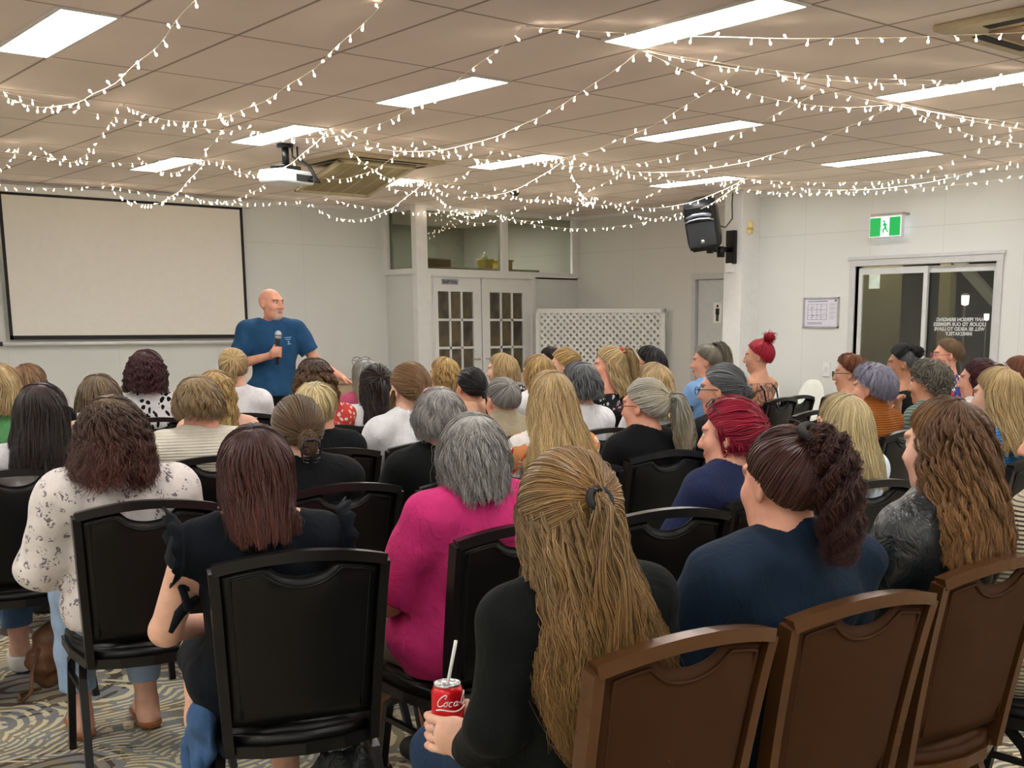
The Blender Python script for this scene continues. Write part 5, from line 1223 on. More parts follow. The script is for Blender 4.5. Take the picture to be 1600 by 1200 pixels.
hr = hk('grey', 6, 2600, .0011, th=.013, root=S(172, 170, 164)).loose(.165, [(0, 1.03, 1.05, 0), (.04, 1.06, 1.06, -.004), (.09, .95, 1.0, -.012), (.13, .95, .98, -.022), (.2, 1.08, 1.0, -.03)], 112, .006, .1, curl=.002, jit=.11, seg=16, frizz=.003)
def pinkc(o, tp, J, Mh, hc):
    n0 = Vector(J['neck0']); MB().tube([n0 + Vector((math.sin(t) * .088, -math.cos(t) * .078, .055 - .02 * (1 - math.cos(t)))) for t in np.linspace(-2.5, 2.5, 20)], (.008, .022), flat=(0, 0, 1)).build('collar', CL['pink'], tp, True)
sit(-.90, -2.23, 1.24, 0, 'person with shaggy grey hair in hot pink polo top', hr, dict(mat=CL['pink'], sleeve=.92, sinf=.026, flare=.008, fold=.012, ffreq=24, infl=.022, hem=.47, hemflare=.035, neck=.05, name='polo_top', parts=(pinkc,), res=.007), 'tan', dict(mat=CL['khaki'], frac=.92, name='shorts', infl=.016), own_chair=1, b=1.12, res=.0065)

hr = hk('crimson', 7, 1800, .0012, th=.012).pulled((.1, -.9, .15), n=1800, lift=.010, wave=.004, psimin=.2)
hr.bun((.0, -.115, -.015), .048, 240, (1.1, .8, 1.2), .008); hr.loose(.09, [(0, .98, 1.0, 0), (.06, .9, .95, -.01), (.1, .7, .8, -.01)], 108, .006, .1, n=350)
o, h, J, Mh = sit(.15, -2.27, 1.235, -4, 'person with crimson red hair and sunglasses on head, navy top', hr, dict(mat=CL['navy2'], sleeve=.7, fold=.006, hem=.47), 'rosy', own_chair=1, res=.007, look=-26)
earring(o, J, Mh, M_GOLD, .010); glasses_mesh(Mh, np.array(J['head']), M_BLACK, h, 'sunglasses', up=.045, back=.022, tilt=.7)

hr = hk('pale', 8, 1800, .0012, th=.013, root=S(190, 168, 124)).loose(.26, [(0, 1.05, 1.02, 0), (.08, 1.12, 1.02, -.012), (.16, 1.22, .95, -.045), (.3, 1.25, .75, -.09)], 102, .003, .16, jit=.04, seg=16)
sit(.755, -2.28, 1.235, 2, 'person with straight pale blonde hair in pale blue top', hr, dict(mat=CL['paleblue'], sleeve=1.9), own_chair=1, res=.0075)
hr = hk('blonde', 9, 1600, .0013, th=.014).loose(.28, LONG, 102, .004, .15, jit=.04)
sit(1.83, -2.28, 1.31, 0, 'person with long blonde hair in bright blue knit at the right edge', hr, dict(mat=CL['blueknit'], sleeve=1.9, infl=.018), chair_label='dark chair at the right edge under the bright blue knit', res=.008)

# ---- third row
chair_back(-1.525, -1.315, 9, 'black banquet chair behind the white floral blouse'); chair_back(-.86, -1.36, 9, 'black banquet chair behind the low bun with claw clip')
chair_back(.76, -1.315, 7, 'black banquet chair behind the silver ponytail'); chair_back(-.41, -1.50, 4, 'black chair mostly hidden behind the shaggy grey hair'); chair_back(.14, -1.44, 4, 'black chair behind the long blonde hair and orange floral top')
hr = hk('brown', 10, 2400, .0012, th=.016, root=S(120, 92, 58), tip=S(86, 42, 30)).loose(.20, [(0, 1.04, 1.05, 0), (.06, 1.12, 1.08, -.008), (.12, 1.25, 1.05, -.03), (.2, 1.34, .92, -.065), (.28, 1.3, .82, -.08)], 112, .010, .08, curl=.006, jit=.08, seg=22, frizz=.004)
sit(-1.55, -1.14, 1.262, 9, 'person with curly brown hair in white floral blouse', hr, dict(mat=CL['blouse'], sleeve=1.45, sinf=.038, flare=.022, fold=.008, infl=.016, name='blouse'), bottom=dict(mat=CL['jeans'], frac=1.8), shoe=SAND, own_chair=1, res=.007)
hr = hk('ash', 11, 1800, .0012, th=.009, tip=S(96, 72, 50)).pulled((.0, -1, -.30), n=1800, lift=.004); hr.bun((0.01, -.122, -.035), .033, 200, (1, .8, 1.35), .004)
o, h, J, Mh = sit(-.935, -1.19, 1.24, 8, 'person with ash brown twisted bun in a dark clip, black top', hr, dict(mat=CL['black'], sleeve=.6, neck=.03), own_chair=1, res=.007, b=1.08, look=14)
claw(o, h, J, Mh, (.012, -.14, -.06), mat('dark_clip', S(28, 26, 30), .25), .9)
hr = hk('grey', 12, 1700, .0013, th=.016, root=S(176, 176, 170)).loose(.10, [(0, 1.06, 1.06, 0), (.04, 1.08, 1.05, -.004), (.08, .92, .96, -.006), (.13, .78, .86, -.004)], 118, .005, .1, curl=.002, jit=.1, frizz=.002)
sit(-.345, -1.2, 1.25, 6, 'person with short grey layered bob in black top', hr, dict(mat=CL['black2'], sleeve=1.0, fold=.007), 'rosy', own_chair=1, res=.007, b=1.1)
hr = hk('blonde', 13, 2200, .0013, th=.014, root=S(170, 140, 92), tip=S(222, 190, 132)).loose(.34, [(0, 1.05, 1.02, 0), (.08, 1.15, 1.0, -.014), (.16, 1.4, .9, -.05), (.26, 1.75, .72, -.09), (.4, 1.9, .6, -.12)], 100, .005, .16, jit=.04, seg=18)
sit(.20, -1.2, 1.30, 4, 'person with very long straight blonde hair in orange floral top', hr, dict(mat=CL['floralorange'], sleeve=.8, flare=.012), own_chair=1, res=.0075)
hr = hk('white', 14, 1600, .0013, th=.010, tip=S(196, 182, 152)).pulled((.25, -.95, .22), n=1600, lift=.005)
hr.tail([(.03, -.11, .045), (.04, -.15, .03), (.05, -.165, -.05), (.06, -.165, -.14), (.05, -.17, -.2)], [.016, .030, .046, .05, .03], n=700, wave=.008, lam=.16, seg=18)
o, h, J, Mh = sit(.745, -1.19, 1.25, 0, 'person with silver-white ponytail and glasses in black top', hr, dict(mat=CL['black'], sleeve=.6), 'rosy', own_chair=1, res=.007, look=-18)
glasses_mesh(Mh, np.array(J['head']), mat('wine_frame', S(90, 40, 50), .3), o); ring(o, h, J, Mh, (.03, -.112, .045), .016, mat('pale_elastic', S(200, 192, 176), .7), nrm=(.25, -.95, .22))
hr = hk('dgrey', 15, 1400, .0013, th=.009).pulled((.0, -.97, -.05), n=1400, lift=.004); hr.bun((0, -.125, -.01), .034, 150, (1, .8, 1))
o, h, J, Mh = sit(1.23, -1.2, 1.305, -2, 'person with dark grey hair in a low knot and glasses, black top', hr, dict(mat=CL['black'], sleeve=.6), 'rosy', res=.0075, look=-26, b=1.08)
glasses_mesh(Mh, np.array(J['head']), GLASSM, o)
hr = hk('lav', 16, 1000, .002, th=.022, root=S(150, 150, 162)).short(.05, wave=.006, lam=.06, flick=.02, n=1000)
sit(2.40, -1.2, 1.28, -4, 'person with short lavender grey hair in rust corduroy shirt', hr, dict(mat=CL['rust'], sleeve=1.9, infl=.018, turtle=True, neck=.09, ntilt=.2), 'rosy', res=.008, b=1.05)
hr = hk('ggrey', 17, 300, .0021, th=.022).short(0, wave=.006, lam=.05, n=300); hr.curls(900, .013, .026, .1)
hd = dict(wrR=(.09, .16, .98), elR=(.2, .16, .74), hand=dict(R=((-.4, -.3, .8), (-.3, -.9, .1), (-.5, 0, .6)), L=((.75, .5, -.25), (.2, 0, -1), (0, 1, .2))), curl=1.0)
sit(2.92, -1.2, 1.29, -6, 'person with grey curly hair in green striped shirt, hand at chin', hr, dict(mat=CL['camo'], sleeve=.9), 'tan', res=.008, arms=hd)
hr = hk('maroon', 18, 700, .0022, th=.012).pulled((.1, -.85, .5), n=600, lift=.006); hr.bun((.02, -.125, .05), .04, 150, (1, 1, 1), .01); hr.loose(.14, [(0, 1.0, 1, 0), (.1, .9, .95, -.02), (.2, .8, .8, -.03)], 112, .006, .1, n=400)
sit(3.42, -1.2, 1.29, -6, 'person with dark maroon hair in a bun near the right edge', hr, dict(mat=CL['white'], sleeve=.6), 'rosy', res=.009)
hr = hk('ginger', 19, 350, .0018, th=.005).short(0, low=-.1, n=350)
sit(3.90, -1.18, 1.295, -8, 'person with thinning short brown hair at the right edge', hr, dict(mat=CL['navy'], sleeve=.6), 'fair', res=.009, female=False, b=1.1)

# ---- fourth row
hr = hk('dark', 20, 1700, .0013, th=.013, root=S(70, 44, 46)).loose(.255, [(0, 1.05, 1.02, 0), (.08, 1.12, 1.02, -.012), (.16, 1.16, .95, -.045), (.3, 1.1, .75, -.09)], 104, .003, .18, jit=.06, seg=16)
chair_back(-1.62, -.20, 8, 'black banquet chair at the left edge under the dark straight hair')
sit(-1.475, -.1, 1.26, 8, 'person with straight dark brown hair in white top at left', hr, dict(mat=CL['offwhite'], sleeve=.9), bottom=dict(mat=CL['bluejeans'], frac=1.75), shoe=dict(mat=mat('white_shoe', S(216, 214, 210), .5)), own_chair=1, res=.008)
sit(-2.02, -.15, 1.27, 8, 'person in black and white animal print cut off by the left edge', hk('brown', 21, 300, .003).loose(.15, BOB), dict(mat=CL['animal'], sleeve=.12), 'rosy', res=.01, chair_label='black chair at the left edge under the animal print top')
chair_back(-.855, -.245, 8, 'black banquet chair behind the cream knit jumper')
hr = hk('sand', 22, 1700, .0013, th=.017, root=S(150, 128, 96)).loose(.085, [(0, 1.06, 1.06, 0), (.04, 1.06, 1.04, -.004), (.08, .88, .92, -.004), (.12, .7, .8, 0)], 125, .006, .09, curl=.003, jit=.1)
sit(-.845, -.1, 1.27, 8, 'person with short sandy layered hair in cream knit jumper', hr, dict(mat=CL['cream'], sleeve=1.9, infl=.02, neck=.06), 'rosy', own_chair=1, res=.008, b=1.15, sw=1.06)
hr = hk('pale', 23, 700, .002, th=.018, root=S(190, 180, 140)).short(.05, wave=.003, n=700)
o, h, J, Mh = sit(-.30, -.1, 1.22, 8, 'person with short pale blonde crop and glasses in black', hr, dict(mat=CL['black'], sleeve=.9), 'rosy', res=.008, look=40, chair_label='black banquet chair right of the bun, under the pale blonde crop')
glasses_mesh(Mh, np.array(J['head']), GLASSM, o)
hr = hk('lbrown', 24, 1600, .0013, th=.012, root=S(120, 88, 60)).pulled((.25, -.95, -.2), n=1600, lift=.007); hr.bun((-.005, -.122, -.03), .036, 160, (1, .8, 1.4), .012)
hr.tail([(-.075, .02, 0), (-.085, .03, -.07), (-.08, .02, -.15)], [.008, .014, .012], n=70, wave=.006)
o, h, J, Mh = sit(.195, -.1, 1.30, 6, 'person with light brown twisted hair in pink claw clip, white blouse', hr, dict(mat=CL['white'], sleeve=1.5, flare=.012, sinf=.026, infl=.018, fold=.01, name='blouse'), res=.008, look=-4, chair_label='black banquet chair under the white blouse and pink claw clip')
claw(o, h, J, Mh, (.004, -.145, -.035), mat('pink_clip', S(206, 140, 170), .3), 1.05)
hr = hk('grey', 25, 420, .0016, th=.006).short(0, low=-.02, crown=(0, -.75, .45), n=500)
sit(.755, -.1, 1.215, 2, 'older person with thin grey hair in beige jacket', hr, dict(mat=CL['beige'], sleeve=1.9, infl=.02, neck=.07, turtle=True, name='jacket'), 'rosy', res=.008, female=False, b=1.05, nod=.15)
hr = hk('dgrey', 26, 800, .0022, th=.020).loose(.10, BOB, 118, .005, .1, curl=.002, jit=.06)
sit(1.27, -.1, 1.285, 0, 'person with dark grey bob in white top', hr, dict(mat=CL['white'], sleeve=.6), res=.009)
hr = hk('blonde', 27, 800, .0022, th=.014, root=S(150, 120, 78)).loose(.22, LONG, 104, .005, .14)
sit(1.82, -.1, 1.27, -2, 'person with long dark-rooted blonde hair in white top', hr, dict(mat=CL['white'], sleeve=.6), res=.009)
hr = hk('ginger', 28, 700, .0022, th=.022).short(.04, wave=.004, n=700)
def tt(V, loc, tn, inh): tn[(np.abs(V[:, 0]) > .12) & (V[:, 2] > .70) & (V[:, 2] < 1.0), 3] = 1
o, h, J, Mh = sit(3.64, -.1, 1.29, -8, 'person with short ginger hair and glasses, tattooed shoulders', hr, dict(mat=CL['tan'], sleeve=0, neck=-.06, ntilt=.1), 'tattoo', res=.009, tint=tt, b=1.1)
glasses_mesh(Mh, np.array(J['head']), GLASSM, o)
hr = hk('dgrey', 29, 350, .0016, th=.003).short(0, n=400, low=-.05); hr.c1 = np.array(S(24, 24, 28)[:3]); hr.c2 = np.array(S(12, 12, 14)[:3]); hr.th = .022; hr.pulled((0, -.6, .7), n=500, psimin=1.9, lift=.012); hr.bun((0, -.09, .085), .052, 220, (1, 1.2, .8), .01)
sit(4.23, -.1, 1.34, -10, 'person with black top knot over a shaved undercut, black top', hr, dict(mat=CL['black'], sleeve=0, neck=-.02), 'dark', res=.008)
hr = hk('sand', 30, 600, .002, th=.010).short(0, n=700, flick=.006); hr.c1 = np.array(S(128, 104, 76)[:3]); hr.parts = []; hr.short(0, n=700, flick=.006)
o, h, J, Mh = sit(4.79, -.1, 1.385, -12, 'man with short brown hair and red-framed glasses in blue floral shirt', hr, dict(mat=CL['hawaii'], sleeve=.8), 'rosy', res=.008, female=False, b=1.15, sw=1.12, male=True)
glasses_mesh(Mh, np.array(J['head']), mat('red_frame', S(150, 36, 50), .3), o)

# ---- fifth row
hr = hk('blonde', 31, 500, .0026, th=.014).loose(.14, BOB, 108, .004); sit(-1.345, 1.0, 1.30, 10, 'person with blonde hair in green top at the left edge', hr, dict(mat=CL['green'], sleeve=.6), res=.01)
hr = hk('ash', 32, 600, .0025, th=.018, root=S(110, 98, 76)).loose(.08, BOB, 120, .003); sit(-.90, 1.0, 1.24, 10, 'person with smooth ash bob beyond the curly brown hair', hr, dict(mat=CL['tan'], sleeve=.6), res=.01)
hr = hk('gold', 33, 700, .0025, th=.018).loose(.24, LONG, 104, .010, .09, curl=.003); sit(-.31, 1.0, 1.245, 10, 'person with wavy golden hair and bare shoulders', hr, dict(mat=CL['black'], sleeve=0, neck=-.09, ntilt=.05), 'fair', res=.01)
hr = hk('brown', 34, 700, .0026, th=.018, tip=S(128, 88, 50)).loose(.16, [(0, 1.08, 1.05, 0), (.08, 1.2, 1.05, -.01), (.2, 1.25, .95, -.05)], 110, .012, .07, curl=.004, jit=.06); sit(.26, 1.0, 1.30, 8, 'person with wavy brown hair in red dotted top, below the speaker', hr, dict(mat=CL['redwhite'], sleeve=.5), res=.01)
hr = hk('dark', 35, 700, .0024, th=.012, root=S(84, 66, 56)).loose(.28, LONG, 98, .004); hr.pulled((0, -.95, .35), n=350, lift=.009, psimin=1.3); hr.tail([(0, -.11, .05), (0, -.14, .0), (0, -.15, -.1)], [.012, .025, .03], n=120)
sit(.645, 1.0, 1.25, 6, 'person with long dark half-up hair in white flutter-sleeve top', hr, dict(mat=CL['white'], sleeve=.62, sinf=.03, flare=.045, name='blouse'), res=.009)
hr = hk('black', 36, 700, .0022, th=.009).pulled((.1, -1, -.25), n=700); hr.tail([(.02, -.12, -.035), (.03, -.145, -.06), (.04, -.145, -.14), (.04, -.15, -.21)], [.012, .022, .026, .012], n=160, wave=.003)
o, h, J, Mh = sit(1.31, 1.0, 1.22, 2, 'person with sleek black low ponytail in peach top', hr, dict(mat=CL['peach'], sleeve=.6), 'tan', res=.009, look=2); ring(o, h, J, Mh, (.015, -.115, -.035), .013, M_TIE, nrm=(.1, -1, -.25))
hr = hk('gold', 37, 600, .0028, th=.014).loose(.10, BOB, 112, .004); sit(1.83, 1.0, 1.29, 0, 'person with strawberry blonde bob in white top', hr, dict(mat=CL['white'], sleeve=.6), res=.01)
hr = hk('blonde', 38, 700, .0026, th=.014).loose(.24, LONG, 104, .005); hr.pulled((.05, -.75, .65), n=400, lift=.010, psimin=1.1); hr.tail([(.0, -.1, .10), (.0, -.14, .10), (.01, -.17, .02), (.01, -.18, -.12)], [.014, .028, .04, .03], n=220, wave=.004)
o, h, J, Mh = sit(2.44, 1.0, 1.33, -4, 'person with long blonde ponytail in a red scrunchie', hr, dict(mat=CL['bw'], sleeve=0, neck=-.03), 'rosy', res=.009, look=-50); ring(o, h, J, Mh, (0, -.1, .105), .02, mat('red_scrunchie', S(196, 60, 44), .8), 'scrunchie', nrm=(0, -.75, .65), thick=.5)
hr = hk('black', 39, 500, .0028, th=.012).loose(.13, BOB, 100, .001); o, h, J, Mh = sit(2.81, 1.0, 1.335, -4, 'person with straight black hair in front of the lattice', hr, dict(mat=CL['black'], sleeve=.6), res=.009, look=-35); glasses_mesh(Mh, np.array(J['head']), GLASSM, o)
hr = hk('ggrey', 40, 700, .0024, th=.008, tip=S(170, 160, 140)).pulled((0, -.45, .9), n=700); hr.tail([(0, -.07, .125), (0, -.11, .13), (0, -.15, .08), (0, -.165, -.02), (0, -.16, -.08)], [.012, .024, .034, .034, .02], n=240, wave=.003)
o, h, J, Mh = sit(3.38, 1.0, 1.335, -8, 'older person with high grey ponytail in light blue shirt', hr, dict(mat=CL['lightblue'], sleeve=.8), 'rosy', res=.008, look=-40); ring(o, h, J, Mh, (0, -.072, .128), .016, M_TIE, nrm=(0, -.45, .9), thick=.5)
hr = hk('red', 41, 700, .0024, th=.010).pulled((0, -.45, .9), n=700, lift=.006); hr.bun((0, -.085, .145), .038, 200, (1, 1, .9), .014)
def tt2(V, loc, tn, inh): tn[(V[:, 2] > .70) & (V[:, 2] < 1.05) & (V[:, 1] < -.09), 3] = 1
def strap2(o, tp, J, Mh, hc):
    for s in (1, -1): MB().tube([(s * .09, -.225, .86), (s * .088, -.20, .99), (s * .085, -.12, J['zsh'] + .062), (s * .08, -.03, .98), (s * .08, .0, .88)], (.002, .009), flat=(1, 0, 0)).build('strap', CL['black'], tp)
sit(3.95, 1.0, 1.365, -10, 'person with bright red top bun and tattooed back', hr, dict(mat=CL['black'], sleeve=0, neck=-.14, ntilt=-.3, parts=(strap2,)), 'tattoo', res=.008, tint=tt2, look=-35)

# ---- sixth row
hr = hk('lbrown', 42, 600, .0028, th=.016, root=S(110, 76, 54)).loose(.13, BOB, 112, .003); sit(-.93, 2.1, 1.26, 12, 'person with glossy light brown bob near the left edge', hr, dict(mat=CL['black'], sleeve=.6), res=.01)
hr = hk('maroon', 43, 600, .0028, th=.022).loose(.15, [(0, 1.1, 1.05, 0), (.08, 1.15, 1.05, -.01), (.2, 1.2, 1.0, -.04)], 115, .008, .05, curl=.004); sit(-.27, 2.1, 1.33, 12, 'person with dark maroon hair in black and white leaf print', hr, dict(mat=CL['leaf'], sleeve=.7), res=.01)
hr = hk('blonde', 44, 600, .0026, th=.008, root=S(120, 116, 110)).pulled((.0, -.9, .35), n=700); hr.tail([(0, -.11, .05), (-.005, -.14, .04), (-.01, -.145, -.02), (-.005, -.14, -.1)], [.012, .026, .03, .012], n=160)
sit(.27, 2.1, 1.33, 12, 'person with blonde and grey ponytail in white shirt beside the speaker', hr, dict(mat=CL['white'], sleeve=.8), res=.009, look=22)
hr = hk('grey', 45, 600, .0026, th=.012, tip=S(190, 172, 130)).loose(.26, LONG, 100, .003); o, h, J, Mh = sit(1.20, 2.1, 1.25, 4, 'person with long grey hair and glasses on head, rose top', hr, dict(mat=CL['rose'], sleeve=.6), res=.01); glasses_mesh(Mh, np.array(J['head']), GLASSM, h, 'sunglasses', up=.044, back=.022, tilt=.8)
hr = hk('gold', 46, 600, .0028, th=.014, root=S(180, 146, 86)).loose(.13, BOB, 108, .007, .07); sit(1.83, 2.1, 1.25, 2, 'person with wavy blonde hair in front of the double doors', hr, dict(mat=CL['tan'], sleeve=.6), res=.01)
hr = hk('blonde', 47, 600, .0028, th=.016).loose(.11, BOB, 116, .004); sit(2.34, 2.1, 1.27, 0, 'person with blonde bob in black and white print', hr, dict(mat=CL['bw'], sleeve=.6), res=.01)
hr = hk('gold', 48, 600, .0026, th=.016).pulled((0, -.9, .4), n=600, lift=.012, wave=.004); hr.bun((0, -.1, .05), .05, 160, (1.2, .8, 1), .012); sit(2.93, 2.1, 1.29, -2, 'person with tousled golden updo before the lattice edge', hr, dict(mat=CL['tan'], sleeve=.6), res=.01)
hr = hk('dark', 49, 500, .003, th=.014).short(.04, n=500); sit(3.22, 2.62, 1.295, -2, 'person with dark hair glimpsed behind the golden updo', hr, dict(mat=CL['black'], sleeve=.6), res=.01)

# ---- empty chairs seen between the rows
chair_back(3.12, -.20, -6, 'empty black chair behind the tattooed shoulders, left of the lavender hair'); chair_back(4.30, .90, -8, 'empty black chair right of the tattooed back'); chair_back(4.80, .92, -10, 'empty black chair nearest the white plastic chairs')
chair_back(-.42, 2.0, 10, 'black chair below the leaf print top at the front') if 0 else None
chair_back(.33, 3.15, 8, 'empty black front row chair left of the standing speaker'); chair_back(-.62, 3.15, 10, 'empty black front row chair near the left edge')
# ---------------------------------------------------------------- the man speaking
H = rad(190)
J = dict(pelvis=(0, 0, .96), waist=(0, .01, 1.12), ribs=(0, 0, 1.28), neck0=(0, -.02, 1.43), neck1=(0, 0, 1.545), head=(0, .012, 1.632), zsh=1.44, shR=(.195, -.01, 1.435), shL=(-.195, -.01, 1.435),
         elR=(.285, .03, 1.175), wrR=(.085, .245, 1.245), elL=(-.315, .05, 1.20), wrL=(-.47, .20, 1.07), hipR=(.10, 0, .93), hipL=(-.10, 0, .93), knR=(.12, .03, .50), knL=(-.13, .03, .50), anR=(.13, -.02, .095), anL=(-.15, -.02, .095), toe=(0, .15, -.06),
         hand=dict(R=((-.6, .5, .2), (-.5, -.6, 0), (0, .3, .9)), L=((-.6, .55, -.45), (.2, .3, -.9), (.3, .9, .1))), nohand='R', curl=.25)
MIC = np.array([.040, .275, 1.285]); mu = np.array([-.10, -.06, 1.0]); mu /= np.linalg.norm(mu); mv = np.array([.35, .94, 0.]); mv -= mu * (mv @ mu); mv /= np.linalg.norm(mv); ml = np.cross(mv, mu); ml = ml if ml[0] < 0 else -ml
def beard(V, loc, tn, inh):
    b = inh & (loc[:, 2] < -.040) & (loc[:, 2] > -.125) & (loc[:, 1] > .055) & (np.abs(loc[:, 0]) < .042); lip = np.abs(loc[:, 2] + .060) < .010
    tn[b & ~(lip & (np.abs(loc[:, 0]) < .022)), :3] = (.86, 1.32, 1.62)
hd = rotm(rad(160) - H, .03, 0)
hr = Hair(90, S(196, 160, 138), S(186, 150, 128), n=160, r=.0006, th=.0015); hr = None
MB_ = dict(mat=CL['teal'], sleeve=.74, infl=.022, sinf=.024, flare=.006, fold=.007, hem=.93, hemflare=.020, neck=.055, ntilt=.0, scoop=(.082, .01), name='tshirt', res=.007)
extra = grip(MIC, mu, mv, ml, .016) + [Cn(np.array(J['wrR']), MIC + mv * .034 - ml * .025 - mu * .02, .026, .024, k=.02)]
man, _ = figure('person', J, hd, 'rosy', 'bald man with grey goatee in blue t-shirt holding a microphone', (SPK[0], SPK[1]), H, MB_, dict(mat=CL['darkpants'], frac=1.95, infl=.016), SHOE, None, .0065, 1.08, False, beard, extra, group=None, male=True)
shirt = [c for c in man.children if c.name.startswith('tshirt')][0]
MB().tube([(math.sin(t) * .085, -.02 + math.cos(t) * .078 + .012, 1.467 - .018 * math.cos(t)) for t in np.linspace(0, 2 * PI, 25)], .008, 8).build('neckband', CL['teal'], shirt, True)
from mathutils.bvhtree import BVHTree
tr = BVHTree.FromPolygons([v.co for v in shirt.data.vertices], [list(p.vertices) for p in shirt.data.polygons])
pb = MB()
for a, b_ in (((-.065, 1.375), (-.125, 1.380)), ((-.075, 1.362), (-.118, 1.366)), ((-.085, 1.35), (-.105, 1.338)), ((-.10, 1.352), (-.088, 1.332)), ((-.08, 1.326), (-.112, 1.329))):
    pts = []
    for u in np.linspace(0, 1, 6):
        x, z = a[0] + (b_[0] - a[0]) * u, a[1] + (b_[1] - a[1]) * u; h_ = tr.ray_cast(Vector((x, .6, z)), Vector((0, -1, 0)))
        if h_[0]: pts.append(h_[0] + Vector((0, .001, 0)))
    if len(pts) > 2: pb.tube(pts, .0022, 5)
pb.build('chest_print', mat('print_pale_blue', S(150, 196, 224), .6), shirt, True)
def to_world(p, root, h): return Vector((root[0] + p[0] * math.cos(h) + p[1] * math.sin(h), root[1] - p[0] * math.sin(h) + p[1] * math.cos(h), p[2]))
Mm = Matrix.Translation(to_world(MIC, SPK, H)) @ Matrix.Rotation(-H, 4, 'Z') @ Vector((0, 0, 1)).rotation_difference(Vector(mu)).to_matrix().to_4x4()
mc = empty('microphone', (0, 0, 0), 0, 'black handheld microphone with silver mesh head, held by the speaker', 'microphone'); mc.matrix_world = Mm
MB().lathe([(.011, -.11), (.013, -.108), (.0155, .0), (.017, .08), (.018, .088)], 16).build('handle', M_BLACK, mc, True)
MB().lathe([(.018, .086), (.024, .096), (.0265, .112), (.025, .128), (.017, .142), (.006, .147), (.001, .1475)], 18).build('mesh_head', mat('mic_mesh', S(196, 204, 214), .35, .5, bump=.6, bscale=500), mc, True)
MB().lathe([(.027, .108), (.0275, .111), (.027, .114)], 18).build('band', M_BLACKM, mc, True)

# ---------------------------------------------------------------- drink can and straw in the girl's hand
cw = to_world(CAN, (P1ROOT.x, P1ROOT.y), P1H); ca = math.atan2(CAMC[1] - cw.y, CAMC[0] - cw.x)
cn = empty('drink_can', (cw.x, cw.y, cw.z - .061), ca, 'red soft drink can with white script lettering, in the girl\'s hand', 'can')
M_RED = mat('can_red', S(206, 20, 30), .3, .25, var=.04); M_TIN = mat('can_silver', S(216, 216, 218), .25, .8)
MB().lathe([(.0265, .004), (.033, .014), (.033, .102), (.0275, .115)], 40).build('can_body', M_RED, cn, True)
MB().lathe([(.0275, .115), (.0278, .1185), (.0272, .1205), (.0258, .1195), (.0255, .117), (.001, .117)], 40).build('lid', M_TIN, cn, True); MB().lathe([(.022, .003), (.0255, .0), (.0268, .005)], 40).build('base', M_TIN, cn, True)
lt = MB()
def on_can(u, v, sh=.28): a = (u + v * sh - 25) / 33.0; return (.0334 * math.cos(a), .0334 * math.sin(a), (v * .82 + 81) / 1000.0)
def ell(cx, cy, rx, ry, a0=0, a1=360, n=14): return [(cx + rx * math.cos(rad(a)), cy + ry * math.sin(rad(a))) for a in np.linspace(a0, a1, n)]
strokes = [([(15, 17), (18, 23), (15, 27), (9, 24), (4, 15), (2, 5), (5, -3), (11, -4), (16, 1)], 1.5), (ell(20.5, 2.5, 3.6, 5.6), 1.3), ([(20, 8), (24, 9.5), (27, 7)], .7), (ell(31, 2.5, 4, 5.8, 50, 310), 1.35), (ell(41, 2.3, 3.6, 5.6), 1.3), ([(45.2, 8), (44.4, -1), (46, -3.6), (49, -1)], 1.3),
           ([(49, 3), (54, 3.5)], 1.0), ([(68, 17), (71, 23), (68, 27), (62, 24), (57, 15), (55, 5), (58, -3), (64, -4), (69, 1)], 1.5), (ell(73.5, 2.5, 3.6, 5.6), 1.3), ([(79, 0), (83, 18), (85, 24), (82, 25), (80, 10), (80, -2), (83, -3)], 1.2), (ell(89, 2.3, 3.6, 5.6), 1.3), ([(93.2, 8), (92.4, -1), (94, -3.6), (97, -1)], 1.3),
           ([(4, -14), (16, -11), (30, -14), (46, -18), (60, -15), (76, -11), (92, -15)], 2.0)]
for s_, r in strokes:
    # smooth the stroke, then lay it on the can wall
    P = np.array(s_, float); u = np.linspace(0, 1, len(P)); uu = np.linspace(0, 1, 34); Q = np.stack([np.interp(uu, u, P[:, k]) for k in (0, 1)], 1)
    for _ in range(3): Q[1:-1] = (Q[:-2] + 2 * Q[1:-1] + Q[2:]) / 4
    lt.tube([on_can(x, y) for x, y in Q], r / 1000.0 * .8, 6)
lt.build('script_lettering', mat('lettering_white', S(240, 236, 234), .4), cn, True)
st = empty('drinking_straw', (cw.x, cw.y, cw.z + .03), 0, 'white paper straw leaning in the red can', 'straw')
rx, ry = math.cos(.714), -math.sin(.714)
MB().tube([(-.004 * rx, -.004 * ry, 0), (.020 * rx, .020 * ry, .118)], .0036, 12).build('tube', mat('straw_white', S(236, 236, 232), .5), st, True)

# ---------------------------------------------------------------- things on the floor and over chairs
# denim jacket hanging over the left side of the front left seat
cx, cy, ch_ = -1.53 + .285 * math.sin(rad(17)), -2.385 + .285 * math.cos(rad(17)), rad(17)
jk = empty('denim_jacket', (cx, cy, 0), -ch_, 'blue denim jacket hanging over the seat edge of the front left chair', 'jacket')
P = [E((-.225, -.02, .44), (.030, .14, .10), k=.04), E((-.245, -.0, .34), (.022, .11, .10), k=.04), E((-.235, -.08, .46), (.03, .07, .06), k=.03)]
v, f = sdf_mesh(P, .006, (.012, 42, 3)); mobj('jacket_body', v, f, CL['denim'], jk)
v, f = sdf_mesh([Cn((-.25, .02, .36), (-.262, .0, .22), .040, .034, k=.03), Cn((-.262, 0, .22), (-.27, -.03, .10), .034, .033, k=.03, clip=[((-.27, -.03, .10), (0, -.1, -1))])], .006, (.008, 50, 6)); mobj('sleeve', v, f, CL['denim'], jk)
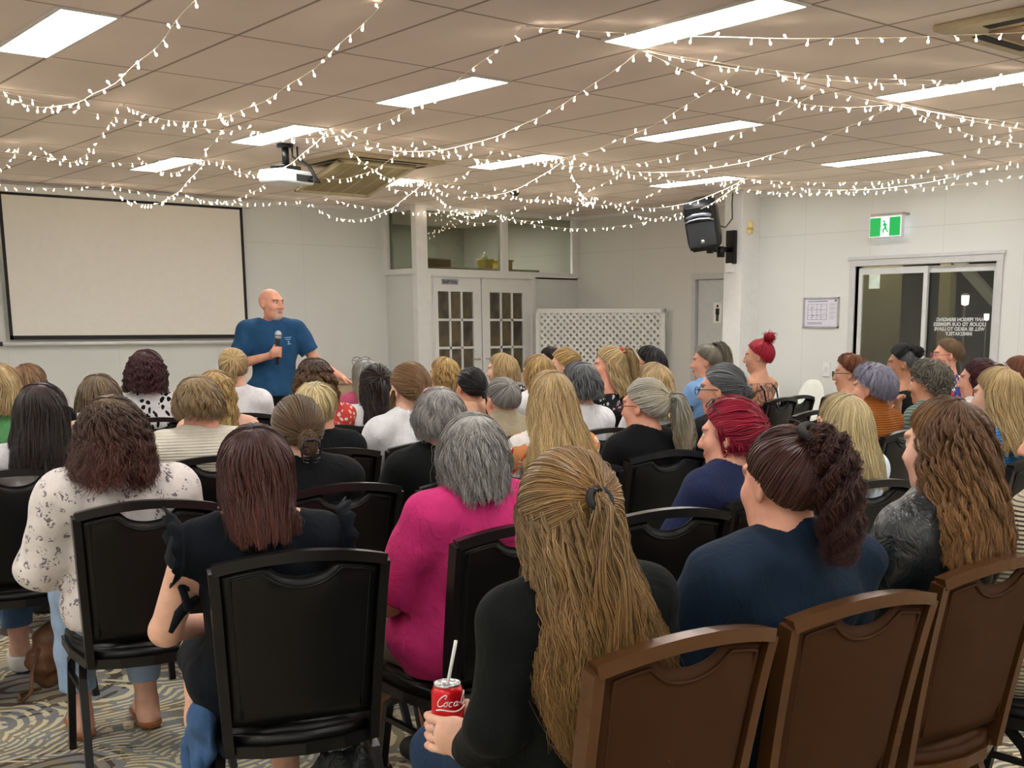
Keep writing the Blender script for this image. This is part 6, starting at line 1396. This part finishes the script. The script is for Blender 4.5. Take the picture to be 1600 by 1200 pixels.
# brown strappy bag
bg = empty('shoulder_bag', (-1.50, .02, 0), rad(20), 'slouchy brown leather bag on the carpet at left', 'bag')
M_BRN = mat('brown_leather', S(108, 70, 46), .5, var=.15, bump=.4, bscale=40, bdist=.006)
v, f = sdf_mesh([E((0, 0, .12), (.085, .055, .12), k=.03), E((.02, 0, .2), (.06, .04, .07), k=.03)], .006, (.012, 50, 8), [((0, 0, .004), (0, 0, -1))]); mobj('bag_body', v, f, M_BRN, bg)
for k, pp in enumerate((((-.06, -.03, .18), (-.12, -.06, .10), (-.16, -.1, .03), (-.22, -.12, .012), (-.16, -.02, .012), (-.08, -.05, .02)), ((.04, -.03, .25), (.08, -.06, .2), (.06, -.07, .08), (.0, -.08, .02)))): MB().tube(pp, .008, 7).build('strap', M_BRN, bg, True)
# black handbag under the front left chair
hb = empty('handbag', (-1.22, -2.02, 0), rad(-30), 'black handbag on the floor under the front left chair', 'bag')
v, f = sdf_mesh([E((0, 0, .10), (.15, .08, .11), k=.04), E((0, 0, .19), (.10, .03, .06), k=.04)], .007, (.012, 40, 2), [((0, 0, .004), (0, 0, -1))]); mobj('bag_body', v, f, CL['leather'], hb)
MB().tube([(-.08, 0, .22), (-.07, .02, .31), (0, .03, .35), (.07, .02, .31), (.08, 0, .22)], .008, 8).build('handle', CL['leather'], hb, True)
# white tote between the two right hand warm-lit chairs
tb_ = empty('paper_folder', (-.60, -3.10, .0), rad(-10), 'white paper folder standing between the two right warm-lit chairs', 'folder')
MB().box((-.11, -.012, .0), (.11, .0, .40), bev=.002).build('cover', mat('paper_white', S(206, 206, 210), .6), tb_); MB().box((-.105, -.002, .0), (.105, .008, .395)).build('sheets', mat('paper_grey', S(190, 190, 196), .6), tb_)

# ---------------------------------------------------------------- remove templates never placed, light and view
wd = bpy.data.worlds.new('night'); sc.world = wd; wd.use_nodes = True; wd.node_tree.nodes['Background'].inputs[0].default_value = (.010, .011, .014, 1); wd.node_tree.nodes['Background'].inputs[1].default_value = 1
def area(name, loc, rot, size, energy, col):
    l = bpy.data.lights.new(name, 'AREA'); l.shape = 'RECTANGLE'; l.size, l.size_y = size; l.energy = energy; l.color = col; o = bpy.data.objects.new(name, l); COL.objects.link(o); o.location = loc; o.rotation_euler = rot; return o
area('store_fill_light', (7.0, 9.7, 2.94), (0, 0, 0), (.5, 1.6), 58, (1, .97, .9)); area('porch_fill_light', (8.5, 2.3, 2.7), (0, 0, 0), (.3, .3), 26, (1, .92, .75))  # unseen fill lights added to brighten the transoms and the outside wall
sc.view_settings.view_transform = 'Standard'; sc.view_settings.exposure = 0.0
